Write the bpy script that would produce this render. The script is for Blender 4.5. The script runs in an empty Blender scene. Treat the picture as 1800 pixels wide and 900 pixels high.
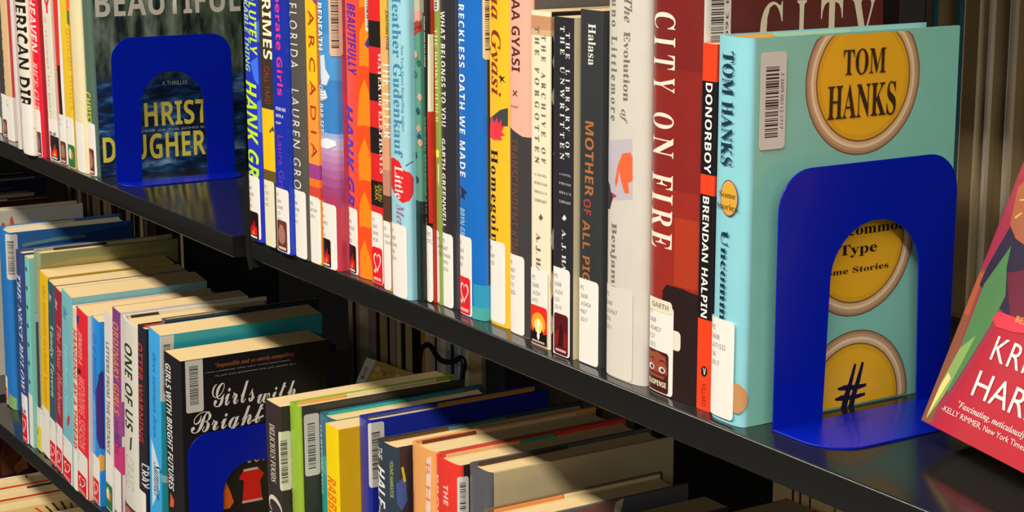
import bpy, bmesh, math, random
from mathutils import Vector, Matrix

S = bpy.context.scene
COL = S.collection

# ------------------------------------------------------------------ camera
cam_data = bpy.data.cameras.new('camera')
cam_data.sensor_width = 36.0
cam_data.lens = 3155.24 / 1800 * 36.0
cam_data.clip_start = 0.02
cam = bpy.data.objects.new('camera', cam_data)
COL.objects.link(cam)
CR = ((0.52792, 0.849289, -0.003041), (0.173443, -0.111316, -0.978533), (-0.831395, 0.51606, -0.206069))
cam.matrix_world = Matrix(((CR[0][0], -CR[1][0], -CR[2][0], 0.79379),
                           (CR[0][1], -CR[1][1], -CR[2][1], -0.62241),
                           (CR[0][2], -CR[1][2], -CR[2][2], 0.30884),
                           (0, 0, 0, 1)))
S.camera = cam

# ------------------------------------------------------------------ light and exposure
S.view_settings.view_transform = 'Standard'
S.view_settings.look = 'None'
S.view_settings.gamma = 1.0
S.view_settings.use_curve_mapping = False
S.view_settings.exposure = 0.0
world = bpy.data.worlds.new('world')
S.world = world
world.use_nodes = True
world.node_tree.nodes['Background'].inputs[0].default_value = (1.0, 0.96, 0.9, 1)
world.node_tree.nodes['Background'].inputs[1].default_value = 0.025
def area(name, loc, sx, sy, power, col, rot=(0, 0, 0)):
    l = bpy.data.lights.new(name, 'AREA')
    l.shape = 'RECTANGLE'; l.size = sx; l.size_y = sy; l.energy = power; l.color = col
    o = bpy.data.objects.new(name, l); COL.objects.link(o)
    o.location = loc; o.rotation_euler = rot
    return o
# the fluorescent strip over this aisle, and a fill light added behind the camera
area('aisle_strip_light', (0.9, -1.2, 1.45), 7.5, 0.2, 205, (1.0, 0.93, 0.83))
area('reading_area_light', (2.6, -3.0, 1.45), 3.0, 0.3, 55, (1.0, 0.94, 0.86))

# ------------------------------------------------------------------ materials
def lin(h):
    out = []
    for i in (0, 2, 4):
        c = int(h[i:i+2], 16) / 255
        out.append(c / 12.92 if c <= .04045 else ((c + .055) / 1.055) ** 2.4)
    return out
MATS = {}
def mat(h, rough=.42, coat=0.0, metal=0.0, vary=.06, scale=60.0, spec=.5):
    key = (h, rough, coat, metal, vary, scale, spec)
    if key in MATS: return MATS[key]
    m = bpy.data.materials.new('print_' + h); m.use_nodes = True
    nt = m.node_tree; b = nt.nodes['Principled BSDF']
    c = lin(h)
    tc = nt.nodes.new('ShaderNodeTexCoord'); nz = nt.nodes.new('ShaderNodeTexNoise')
    nz.inputs['Scale'].default_value = scale; nz.inputs['Detail'].default_value = 3
    nt.links.new(tc.outputs['Object'], nz.inputs['Vector'])
    mx = nt.nodes.new('ShaderNodeMix'); mx.data_type = 'RGBA'
    mx.inputs[6].default_value = (*[v * (1 - vary) for v in c], 1)
    mx.inputs[7].default_value = (*[min(1, v * (1 + vary)) for v in c], 1)
    nt.links.new(nz.outputs['Fac'], mx.inputs[0]); nt.links.new(mx.outputs[2], b.inputs['Base Color'])
    b.inputs['Roughness'].default_value = rough; b.inputs['Metallic'].default_value = metal
    b.inputs['Coat Weight'].default_value = coat; b.inputs['Coat Roughness'].default_value = .12
    b.inputs['Specular IOR Level'].default_value = spec
    MATS[key] = m
    return m
def cover_mat(h, kind): return mat(h, .4, .35 if kind == 'H' else .12)
def ink(h): return mat(h, .42, .2, vary=.02)
def paper_mat(name, a, bb):
    m = bpy.data.materials.new(name); m.use_nodes = True
    nt = m.node_tree; b = nt.nodes['Principled BSDF']
    tc = nt.nodes.new('ShaderNodeTexCoord'); mp = nt.nodes.new('ShaderNodeMapping')
    mp.inputs['Scale'].default_value = (1600, 6, 6)
    nz = nt.nodes.new('ShaderNodeTexNoise'); nz.inputs['Scale'].default_value = 1; nz.inputs['Detail'].default_value = 2
    cr = nt.nodes.new('ShaderNodeMix'); cr.data_type = 'RGBA'
    cr.inputs[6].default_value = (*lin(a), 1); cr.inputs[7].default_value = (*lin(bb), 1)
    nt.links.new(tc.outputs['Object'], mp.inputs[0]); nt.links.new(mp.outputs[0], nz.inputs['Vector'])
    nt.links.new(nz.outputs['Fac'], cr.inputs[0]); nt.links.new(cr.outputs[2], b.inputs['Base Color'])
    bp = nt.nodes.new('ShaderNodeBump'); bp.inputs['Strength'].default_value = .25; bp.inputs['Distance'].default_value = .0004
    nt.links.new(nz.outputs['Fac'], bp.inputs['Height']); nt.links.new(bp.outputs[0], b.inputs['Normal'])
    b.inputs['Roughness'].default_value = .85
    return m
PAPER = [paper_mat('paper_cream', 'd4b67e', 'ead09a'), paper_mat('paper_pale', 'cdbf9c', 'e2d4b4'), paper_mat('paper_yellowed', 'a8905e', 'c0a878'), paper_mat('paper_old_tan', '6e5a38', '86704a')]  # last paper is darkened to put shade on the far page edges
def forest_mat():
    m = bpy.data.materials.new('forest_and_water_print'); m.use_nodes = True
    nt = m.node_tree; b = nt.nodes['Principled BSDF']
    tc = nt.nodes.new('ShaderNodeTexCoord'); sp = nt.nodes.new('ShaderNodeSeparateXYZ')
    nt.links.new(tc.outputs['Object'], sp.inputs[0])
    mp = nt.nodes.new('ShaderNodeMapping'); mp.inputs['Scale'].default_value = (1, 20, 70)
    nt.links.new(tc.outputs['Object'], mp.inputs[0])
    nz = nt.nodes.new('ShaderNodeTexNoise'); nz.inputs['Scale'].default_value = 1.0; nz.inputs['Detail'].default_value = 5; nz.inputs['Roughness'].default_value = .65
    nt.links.new(mp.outputs[0], nz.inputs['Vector'])
    water = nt.nodes.new('ShaderNodeValToRGB')
    e = water.color_ramp.elements
    e[0].position = .34; e[0].color = (.004, .008, .014, 1); e[1].position = .72; e[1].color = (*lin('9cc0d8'), 1)
    for p, h in ((.48, '142c4c'), (.58, '2c5c94')): x = e.new(p); x.color = (*lin(h), 1)
    mp2 = nt.nodes.new('ShaderNodeMapping'); mp2.inputs['Scale'].default_value = (1, 70, 22)
    nt.links.new(tc.outputs['Object'], mp2.inputs[0])
    nz2 = nt.nodes.new('ShaderNodeTexNoise'); nz2.inputs['Scale'].default_value = 1.0; nz2.inputs['Detail'].default_value = 4
    nt.links.new(mp2.outputs[0], nz2.inputs['Vector'])
    wood = nt.nodes.new('ShaderNodeValToRGB'); e = wood.color_ramp.elements
    e[0].position = .36; e[0].color = (*lin('1c2420'), 1); e[1].position = .7; e[1].color = (*lin('8c9484'), 1)
    x = e.new(.5); x.color = (*lin('4c5c48'), 1)
    mr = nt.nodes.new('ShaderNodeMapRange'); mr.inputs['From Min'].default_value = .098; mr.inputs['From Max'].default_value = .112
    nt.links.new(sp.outputs['Z'], mr.inputs['Value'])
    mx = nt.nodes.new('ShaderNodeMix'); mx.data_type = 'RGBA'
    nt.links.new(mr.outputs[0], mx.inputs[0]); nt.links.new(water.outputs[0], mx.inputs[6]); nt.links.new(wood.outputs[0], mx.inputs[7])
    nt.links.new(nz.outputs['Fac'], water.inputs[0]); nt.links.new(nz2.outputs['Fac'], wood.inputs[0])
    nt.links.new(mx.outputs[2], b.inputs['Base Color'])
    b.inputs['Roughness'].default_value = .35; b.inputs['Coat Weight'].default_value = .6; b.inputs['Coat Roughness'].default_value = .1
    return m
STEEL = mat('1e1e1d', .16, .2, vary=.1, scale=900, spec=.5)
BLUE = mat('001aa6', .34, .2, vary=.04, scale=700, spec=.3)
WIRE = mat('0c0c0e', .35, .3)
LABEL = 'efebe2'

# ------------------------------------------------------------------ helpers
def mesh_object(name, bm, mats, parent=None):
    me = bpy.data.meshes.new(name)
    bm.normal_update(); bm.to_mesh(me); bm.free()
    for m in mats: me.materials.append(m)
    o = bpy.data.objects.new(name, me); COL.objects.link(o)
    if parent: o.parent = parent
    return o
def tag(o, label, cat, group=None, kind=None):
    o['label'] = label; o['category'] = cat
    if group: o['group'] = group
    if kind: o['kind'] = kind
    return o
def empty(name, loc=(0, 0, 0)):
    o = bpy.data.objects.new(name, None); COL.objects.link(o); o.location = loc
    o.empty_display_size = .03
    return o
def box(bm, x0, x1, y0, y1, z0, z1, mi=0):
    vs = [bm.verts.new((x, y, z)) for z in (z0, z1) for x, y in ((x0, y0), (x1, y0), (x1, y1), (x0, y1))]
    for f in ((3, 2, 1, 0), (4, 5, 6, 7), (0, 1, 5, 4), (1, 2, 6, 5), (2, 3, 7, 6), (3, 0, 4, 7)):
        bm.faces.new([vs[i] for i in f]).material_index = mi
def prism(bm, pts, axis, a, b, mi=0):
    """a closed outline extruded along an axis between a and b"""
    def p3(u, v, w): return {'x': (w, u, v), 'y': (u, w, v), 'z': (u, v, w)}[axis]
    A = [bm.verts.new(p3(u, v, a)) for u, v in pts]; B = [bm.verts.new(p3(u, v, b)) for u, v in pts]
    n = len(pts)
    bm.faces.new(A).material_index = mi; bm.faces.new(B[::-1]).material_index = mi
    for i in range(n):
        bm.faces.new((A[(i+1) % n], A[i], B[i], B[(i+1) % n])).material_index = mi
    bmesh.ops.recalc_face_normals(bm, faces=bm.faces[:])

# ------------------------------------------------------------------ lettering
BASE = {'ser': (0x1D400, 0x1D7CE), 'slab': (0x1D400, 0x1D7CE), 'slabn': (0x1D400, 0x1D7CE), 'seri': (0x1D468, 0x1D7CE),
        'bseri': (0x1D468, 0x1D7CE), 'scr': (0x1D4D0, None), 'sb': (0x1D5D4, 0x1D7EC), 'sbn': (0x1D5D4, 0x1D7EC),
        'sbi': (0x1D63C, 0x1D7EC), 's': None}
def styled(t, st):
    b = BASE[st]
    if not b: return t
    o = ''
    for c in t:
        if 'A' <= c <= 'Z': o += chr(b[0] + ord(c) - 65)
        elif 'a' <= c <= 'z': o += chr(b[0] + 26 + ord(c) - 97)
        elif c.isdigit() and b[1]: o += chr(b[1] + int(c))
        else: o += c
    return o
TEXTS = {}
def text_shape(t, st):
    """outline faces of a line of lettering, scaled to a unit box: (points, faces, aspect)"""
    k = (t, st)
    if k in TEXTS: return TEXTS[k]
    cu = bpy.data.curves.new('lettering', 'FONT'); fam, _, gap = st.partition(':'); cu.body = styled(t, fam); cu.space_character = float(gap or 1); cu.resolution_u = 3; cu.fill_mode = 'FRONT'
    ob = bpy.data.objects.new('lettering', cu); COL.objects.link(ob)
    dg = bpy.context.evaluated_depsgraph_get()
    me = bpy.data.meshes.new_from_object(ob.evaluated_get(dg))
    co = [(v.co.x, v.co.y) for v in me.vertices]; fs = [tuple(p.vertices) for p in me.polygons]
    bpy.data.objects.remove(ob); bpy.data.curves.remove(cu); bpy.data.meshes.remove(me)
    if not co: r = ([], [], 1)
    else:
        x0 = min(c[0] for c in co); x1 = max(c[0] for c in co); y0 = min(c[1] for c in co); y1 = max(c[1] for c in co)
        w = max(x1 - x0, 1e-6); h = max(y1 - y0, 1e-6)
        r = ([((x - x0) / w, (y - y0) / h) for x, y in co], fs, w / h)
    TEXTS[k] = r
    return r

# ------------------------------------------------------------------ books
def profile(w, d, kind, n=24):
    b, p = (min(.16 * w, .0065), 2.6) if kind == 'H' else (.0014, 5.0)
    P = [(0, d), (0, d * .66), (0, d * .33)]
    for i in range(n + 1):
        u = -math.cos(math.pi * i / n)
        P.append((w / 2 * (1 + u), b * (1 - max(0, 1 - abs(u) ** p) ** (1 / p))))
    P += [(w, d * .33), (w, d * .66), (w, d)]
    s = [0.0]
    for i in range(1, len(P)): s.append(s[-1] + math.hypot(P[i][0] - P[i-1][0], P[i][1] - P[i-1][1]))
    mid = s[3 + n // 2]
    return P, [v - mid for v in s], b
class Surface:
    """the wrapped surface of a book cover: s runs round the spine, z up"""
    def __init__(f, w, d, h, kind):
        f.P, f.s, f.b = profile(w, d, kind); f.h = h
        f.N = []
        for i in range(len(f.P)):
            a = f.P[max(i - 1, 0)]; b = f.P[min(i + 1, len(f.P) - 1)]
            tx, ty = b[0] - a[0], b[1] - a[1]; l = math.hypot(tx, ty) or 1
            f.N.append((ty / l, -tx / l))
    def at(f, s, z, off):
        S_ = f.s
        if s <= S_[0]: i, k = 0, 0
        elif s >= S_[-1]: i, k = len(S_) - 2, 1
        else:
            lo, hi = 0, len(S_) - 1
            while hi - lo > 1:
                m = (lo + hi) // 2
                if S_[m] <= s: lo = m
                else: hi = m
            i = lo; k = (s - S_[i]) / ((S_[i+1] - S_[i]) or 1)
        p, q = f.P[i], f.P[i+1]; n, m = f.N[i], f.N[i+1]
        nx, ny = n[0] + (m[0] - n[0]) * k, n[1] + (m[1] - n[1]) * k
        return (p[0] + (q[0] - p[0]) * k + nx * off, p[1] + (q[1] - p[1]) * k + ny * off, z)
class Layer:
    """flat print, labels and stickers laid on a Surface"""
    def __init__(L, surf): L.f = surf; L.bm = bmesh.new(); L.mats = []; L.n = 0
    def mi(L, m):
        if m not in L.mats: L.mats.append(m)
        return L.mats.index(m)
    def add(L, pts, faces, m, off):
        if not faces: return
        f = L.f; b2 = bmesh.new(); vs = [b2.verts.new((x, y, 0)) for x, y in pts]
        for fc in faces:
            try: b2.faces.new([vs[i] for i in fc])
            except ValueError: pass
        lo = min(p[0] for p in pts); hi = max(p[0] for p in pts)
        def cut(co, no, clear):
            g = b2.verts[:] + b2.edges[:] + b2.faces[:]
            bmesh.ops.bisect_plane(b2, geom=g, plane_co=co, plane_no=no, clear_outer=clear)
        zl = [p[1] for p in pts]
        if min(zl) < .0004: cut((0, .0004, 0), (0, -1, 0), True)
        if max(zl) > f.h - .0004: cut((0, f.h - .0004, 0), (0, 1, 0), True)
        if lo < f.s[0] + .001: cut((f.s[0] + .001, 0, 0), (-1, 0, 0), True)
        if hi > f.s[-1] - .001: cut((f.s[-1] - .001, 0, 0), (1, 0, 0), True)
        for k in f.s[2:-2]:
            if lo < k < hi: cut((k, 0, 0), (1, 0, 0), False)
        bmesh.ops.triangulate(b2, faces=b2.faces[:])
        k = L.mi(m); new = {}
        for v in b2.verts: new[v] = L.bm.verts.new(f.at(v.co.x, v.co.y, off))
        for fc in b2.faces:
            if fc.calc_area() < 1e-12: continue
            q = L.bm.faces.new([new[v] for v in fc.verts]); q.material_index = k; q.smooth = True
        b2.free(); L.n += 1
    def poly(L, pts, m, off): L.add(pts, [tuple(range(len(pts)))], m, off)
    def rect(L, s0, s1, z0, z1, r, m, off):
        r = min(r, abs(s1 - s0) * .45, abs(z1 - z0) * .45); pts = []
        for cx, cz, a0 in ((s1 - r, z1 - r, 0), (s0 + r, z1 - r, 90), (s0 + r, z0 + r, 180), (s1 - r, z0 + r, 270)):
            for i in range(5 if r > 0 else 1):
                a = math.radians(a0 + 22.5 * i); pts.append((cx + r * math.cos(a), cz + r * math.sin(a)))
        L.poly(pts, m, off)
    def disc(L, s, z, rs, rz, m, off, n=20):
        L.poly([(s + rs * math.cos(2 * math.pi * i / n), z + rz * math.sin(2 * math.pi * i / n)) for i in range(n)], m, off)
    def down(L, t, st, sc, z1, z2, cap, m, off):       # reads down the spine
        P, F, _ = text_shape(t, st)
        L.add([(sc - cap / 2 + y * cap, z1 - x * (z1 - z2)) for x, y in P], F, m, off)
    def across(L, t, st, s0, s1, z0, z1, m, off):
        P, F, _ = text_shape(t, st)
        L.add([(s0 + x * (s1 - s0), z0 + y * (z1 - z0)) for x, y in P], F, m, off)
    def line(L, t, st, s0, z0, cap, m, off):
        P, F, a = text_shape(t, st)
        L.add([(s0 + x * cap * a, z0 + y * cap) for x, y in P], F, m, off)
    def build(L, name, parent):
        if not L.n: L.bm.free(); return None
        return mesh_object(name, L.bm, L.mats, parent)

def sticker(L, kind, s0, s1, z0, z1, o):
    w = s1 - s0; h = z1 - z0; X = lambda u: s0 + w * u; Z = lambda v: z0 + h * v
    P = lambda m, pts, k=1: L.poly([(X(a), Z(b)) for a, b in pts], ink(m), o + .00004 * k)
    base = {'heart': 'ea1c26', 'flame': '1c0a0c', 'face': '6a3830', 'suspense': '4c1812', 'sunset': 'e8301c', 'dark': '5a1416', 'purple': '5c3448',
            'green': '2f7a44', 'yellow': 'f0dc3c', 'flamew': '241c1c'}[kind]
    L.rect(s0, s1, z0, z1, .0022, ink(base), o)
    if kind == 'heart':
        def heart(k):
            pts = []
            for i in range(36):
                t = 2 * math.pi * i / 36
                x = 16 * math.sin(t) ** 3; y = 13 * math.cos(t) - 5 * math.cos(2 * t) - 2 * math.cos(3 * t) - math.cos(4 * t)
                pts.append((.52 + x / 44 * k, .60 + y / 52 * k))
            return pts
        P('f8ece8', heart(1.0)); P('ea1c26', heart(.78), 2)
        P('f8e0dc', [(.3, .44), (.42, .36), (.34, .26), (.16, .3), (.2, .36), (.3, .33)], 3)
        P('f6b0ac', [(.12, .07), (.88, .07), (.88, .15), (.12, .15)])
    elif kind in ('flame', 'flamew'):
        c = ('d81c1c', 'f8702c') if kind == 'flame' else ('f03a1c', 'f8c43c')
        P(c[0], [(.1, .16), (.2, .42), (.3, .3), (.42, .62), (.5, .4), (.66, .72), (.7, .44), (.84, .5), (.9, .16)])
        P(c[1], [(.34, .16), (.42, .3), (.5, .24), (.58, .4), (.68, .16)], 2)
        P('e8dcd8', [(.14, .05), (.86, .05), (.86, .12), (.14, .12)])
    elif kind == 'suspense':
        P('9c4a34', [(.04, .5), (.12, .9), (.5, .97), (.88, .9), (.96, .5), (.8, .34), (.2, .34)])
        P('6a241a', [(.08, .4), (.92, .4), (.9, .5), (.5, .46), (.1, .5)], 2)
        for cx in (.25, .74):
            L.disc(X(cx), Z(.56), w * .14, h * .08, ink('f0d8cc'), o + .00014); L.disc(X(cx + .02), Z(.56), w * .075, h * .05, ink('38404a'), o + .0002)
            P('3a1410', [(cx - .2, .68), (cx - .06, .8), (cx + .08, .8), (cx + .2, .7), (cx + .08, .77), (cx - .06, .77)], 3)
        L.across('SUSPENSE', 'sb', X(.1), X(.92), Z(.14), Z(.27), ink('f4ecc8'), o + .0001)
    elif kind == 'sunset':
        L.disc(X(.5), Z(.55), w * .42, h * .28, ink('f8a42c'), o + .00006); L.disc(X(.5), Z(.48), w * .26, h * .2, ink('fce46c'), o + .0001)
        P('140c0a', [(0, .02), (1, .02), (1, .34), (.8, .28), (.72, .42), (.62, .3), (.5, .34), (.36, .3), (.26, .44), (.18, .28), (0, .36)], 4)
        P('f8f4ec', [(.42, .2), (.44, .46), (.4, .5), (.46, .62), (.52, .66), (.58, .6), (.6, .48), (.56, .46), (.58, .2), (.52, .12), (.48, .12)], 5)
        P('b8b0a8', [(.12, .05), (.88, .05), (.88, .1), (.12, .1)], 5)
    elif kind == 'dark':
        P('8c1a1a', [(.06, .2), (.94, .2), (.94, .5), (.7, .6), (.5, .46), (.3, .62), (.06, .48)]); P('3a0c10', [(.3, .2), (.4, .7), (.55, .78), (.7, .5), (.66, .2)], 2)
        P('d8a8a0', [(.12, .07), (.88, .07), (.88, .13), (.12, .13)])
    elif kind in ('face', 'purple'):
        P('b07868' if kind == 'face' else '8a5868', [(.16, .3), (.1, .6), (.3, .86), (.62, .84), (.84, .6), (.78, .34), (.5, .22)])
        P('e0c8bc', [(.12, .06), (.88, .06), (.88, .14), (.12, .14)])
    elif kind == 'green':
        P('f0e4c4', [(.2, .4), (.1, .66), (.34, .86), (.6, .74), (.56, .44), (.4, .34)]); P('d08a4c', [(.5, .3), (.56, .7), (.84, .66), (.8, .4)], 2)
    elif kind == 'yellow':
        P('2a2410', [(.3, .5), (.4, .82), (.5, .84), (.46, .6)]); P('c8a828', [(.3, .3), (.7, .3), (.7, .36), (.3, .36)])

def make_book(rec, root=None):
    name, label, x, y, w, d, h, z, lean, kind, spine, front, pg, flaps, group, dec = rec
    x, y, w, d, h, z = (v / 1000 for v in (x, y, w, d, h, z))
    if root is None:
        root = empty(name, (x, y, z))
        root.rotation_euler = (0, math.radians(lean), 0)
    tag(root, label, 'book', group)
    sf = Surface(w, d, h, kind)
    P, N = sf.P, sf.N; n = len(P)
    t = min(.0026 if kind == 'H' else .0006, w * .2)
    art = any(q[0] == 'art' for q in dec)
    front_m = forest_mat() if art else cover_mat(front, kind)
    mats = [cover_mat(spine, kind), front_m]
    # cover: one bent sheet
    bm = bmesh.new()
    zb = .0002
    ob = [bm.verts.new((p[0], p[1], zb)) for p in P]; ot = [bm.verts.new((p[0], p[1], h)) for p in P]
    ib = [bm.verts.new((p[0] - a[0] * t, p[1] - a[1] * t, zb)) for p, a in zip(P, N)]; it = [bm.verts.new((p[0] - a[0] * t, p[1] - a[1] * t, h)) for p, a in zip(P, N)]
    for i in range(n - 1):
        mi = 1 if i >= n - 4 else 0
        for q in ((ob[i], ob[i+1], ot[i+1], ot[i]), (ib[i+1], ib[i], it[i], it[i+1]), (ot[i], ot[i+1], it[i+1], it[i]), (ob[i+1], ob[i], ib[i], ib[i+1])):
            fc = bm.faces.new(q); fc.material_index = mi
    for i, fl in ((0, False), (n - 1, True)):
        q = (ob[i], ot[i], it[i], ib[i]); bm.faces.new(q if not fl else q[::-1]).material_index = 1 if fl else 0
    for fc in bm.faces: fc.smooth = False
    bm.normal_update()
    for fc in bm.faces:
        if abs(fc.normal.z) < .1: fc.smooth = True
    # printed areas belong to the cover
    L = Layer(sf); L.bm.free(); L.bm = bm; L.mats = mats
    k = 0
    for q in dec:
        if q[0] == 'p':
            L.poly([(a / 1000, b / 1000) for a, b in q[2]], cover_mat(q[1], kind), .00006 + .00003 * k); k += 1
    po = .00006 + .00003 * k
    for e in bm.edges:
        if len(e.link_faces) == 2 and e.calc_face_angle(0) > .8: e.smooth = False
    cover = mesh_object('cover', bm, L.mats, root)
    # pages
    bm = bmesh.new()
    ins = .0032 if kind == 'H' else .0
    yb = sf.b + (.0012 if kind == 'H' else .0003)
    pts = []
    m = 8
    for i in range(m + 1):
        u = -1 + 2 * i / m
        px = t + (w - 2 * t) * (i / m)
        py = t + .0004 + (sf.b * (1 - math.sqrt(max(0, 1 - (abs(u) * .98) ** 2.2))) if kind == 'H' else .0006)
        pts.append((px, py))
    pts.append((w - t, d - ins - .0005)); 
    if kind == 'H':
        for i in range(1, 6):
            u = i / 6; pts.append((w - t - (w - 2 * t) * u, d - ins - .0005 - .004 * math.sin(math.pi * u)))
    pts.append((t, d - ins - .0005))
    prism(bm, pts, 'z', ins + .0004, h - ins - .0002)
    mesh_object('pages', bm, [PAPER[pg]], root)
    # jacket flaps seen along the top
    for side, c, a, b in flaps:
        bm = bmesh.new()
        q = min(.0016, (w - 2 * t) * .12)
        xa = t + .0001 if side == 'L' else w - t - q - .0001
        y0 = sf.b + t + .002
        box(bm, xa, xa + q, y0 + (d - y0) * a, y0 + (d - y0 - .004) * b, ins + .004, h - .0008)
        mesh_object('jacket_flap', bm, [ink(c)], cover)
    # lettering, labels, stickers, barcodes
    names = iter(('title_lettering', 'author_lettering'))
    for q in dec:
        if q[0] not in 'th': continue
        T = Layer(sf)
        if q[0] == 't': T.down(q[1], q[2], q[3] / 1000, q[4] / 1000, q[5] / 1000, q[6] / 1000, ink(q[7]), po + .00003)
        else: T.across(q[1], q[2], q[3] / 1000, q[4] / 1000, q[5] / 1000, q[6] / 1000, ink(q[7]), po + .00003)
        T.build(next(names, 'spine_lettering' if q[0] == 't' else 'cover_lettering'), cover)
    nl = 0
    for q in dec:
        if q[0] == 'l':
            s0, s1, z0, z1 = (v / 1000 for v in q[1:5])
            G = Layer(sf); off = po + .00010 + .00012 * nl; nl += 1
            G.rect(s0, s1, z0, z1, .0028, mat(q[6], .5, .1, vary=.02), off)
            ts = max(s0, -w * .46) + .0016
            lines = [l for l in q[5].split('|') if l]
            if len(lines) == 1: G.across(lines[0], 'sb', s0 + (s1 - s0) * .2, s0 + (s1 - s0) * .86, z0 + (z1 - z0) * .3, z0 + (z1 - z0) * .7, ink('8a8070'), off + .00005)
            else:
                for i, l in enumerate(lines): G.line(l, 's', ts, z1 - .0075 - .0052 * i, .0029, ink('827d74'), off + .00005)
            G.build('call_number_label', cover)
        elif q[0] == 's':
            G = Layer(sf); sticker(G, q[1], *(v / 1000 for v in q[2:6]), po + .00010 + .00012 * max(nl, 1) + .0001); G.build('genre_sticker', cover)
        elif q[0] == 'b':
            s0, s1, z0, z1 = (v / 1000 for v in q[1:5]); G = Layer(sf); off = po + .00015
            G.rect(s0, s1, z0, z1, .0025, mat(q[6], .5, .1, vary=.02), off)
            rnd = random.Random(int(s0 * 1e6)); zz = z1 - (z1 - z0) * .15; end = z0 + (z1 - z0) * .12; W_ = s1 - s0
            while zz > end:
                th = rnd.choice((.0004, .0004, .0007, .0011)); G.rect(s0 + W_ * .22, s0 + W_ * .72, zz - th, zz, 0, ink('2c2a28'), off + .00005); zz -= th + rnd.choice((.0004, .0005, .0009, .0012))
            if q[5]: G.down(q[5], 's', s0 + W_ * .85, z1 - (z1 - z0) * .22, z0 + (z1 - z0) * .2, W_ * .12, ink('3a3836'), off + .00005)
            G.build('barcode_label', cover)
    return root
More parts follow.
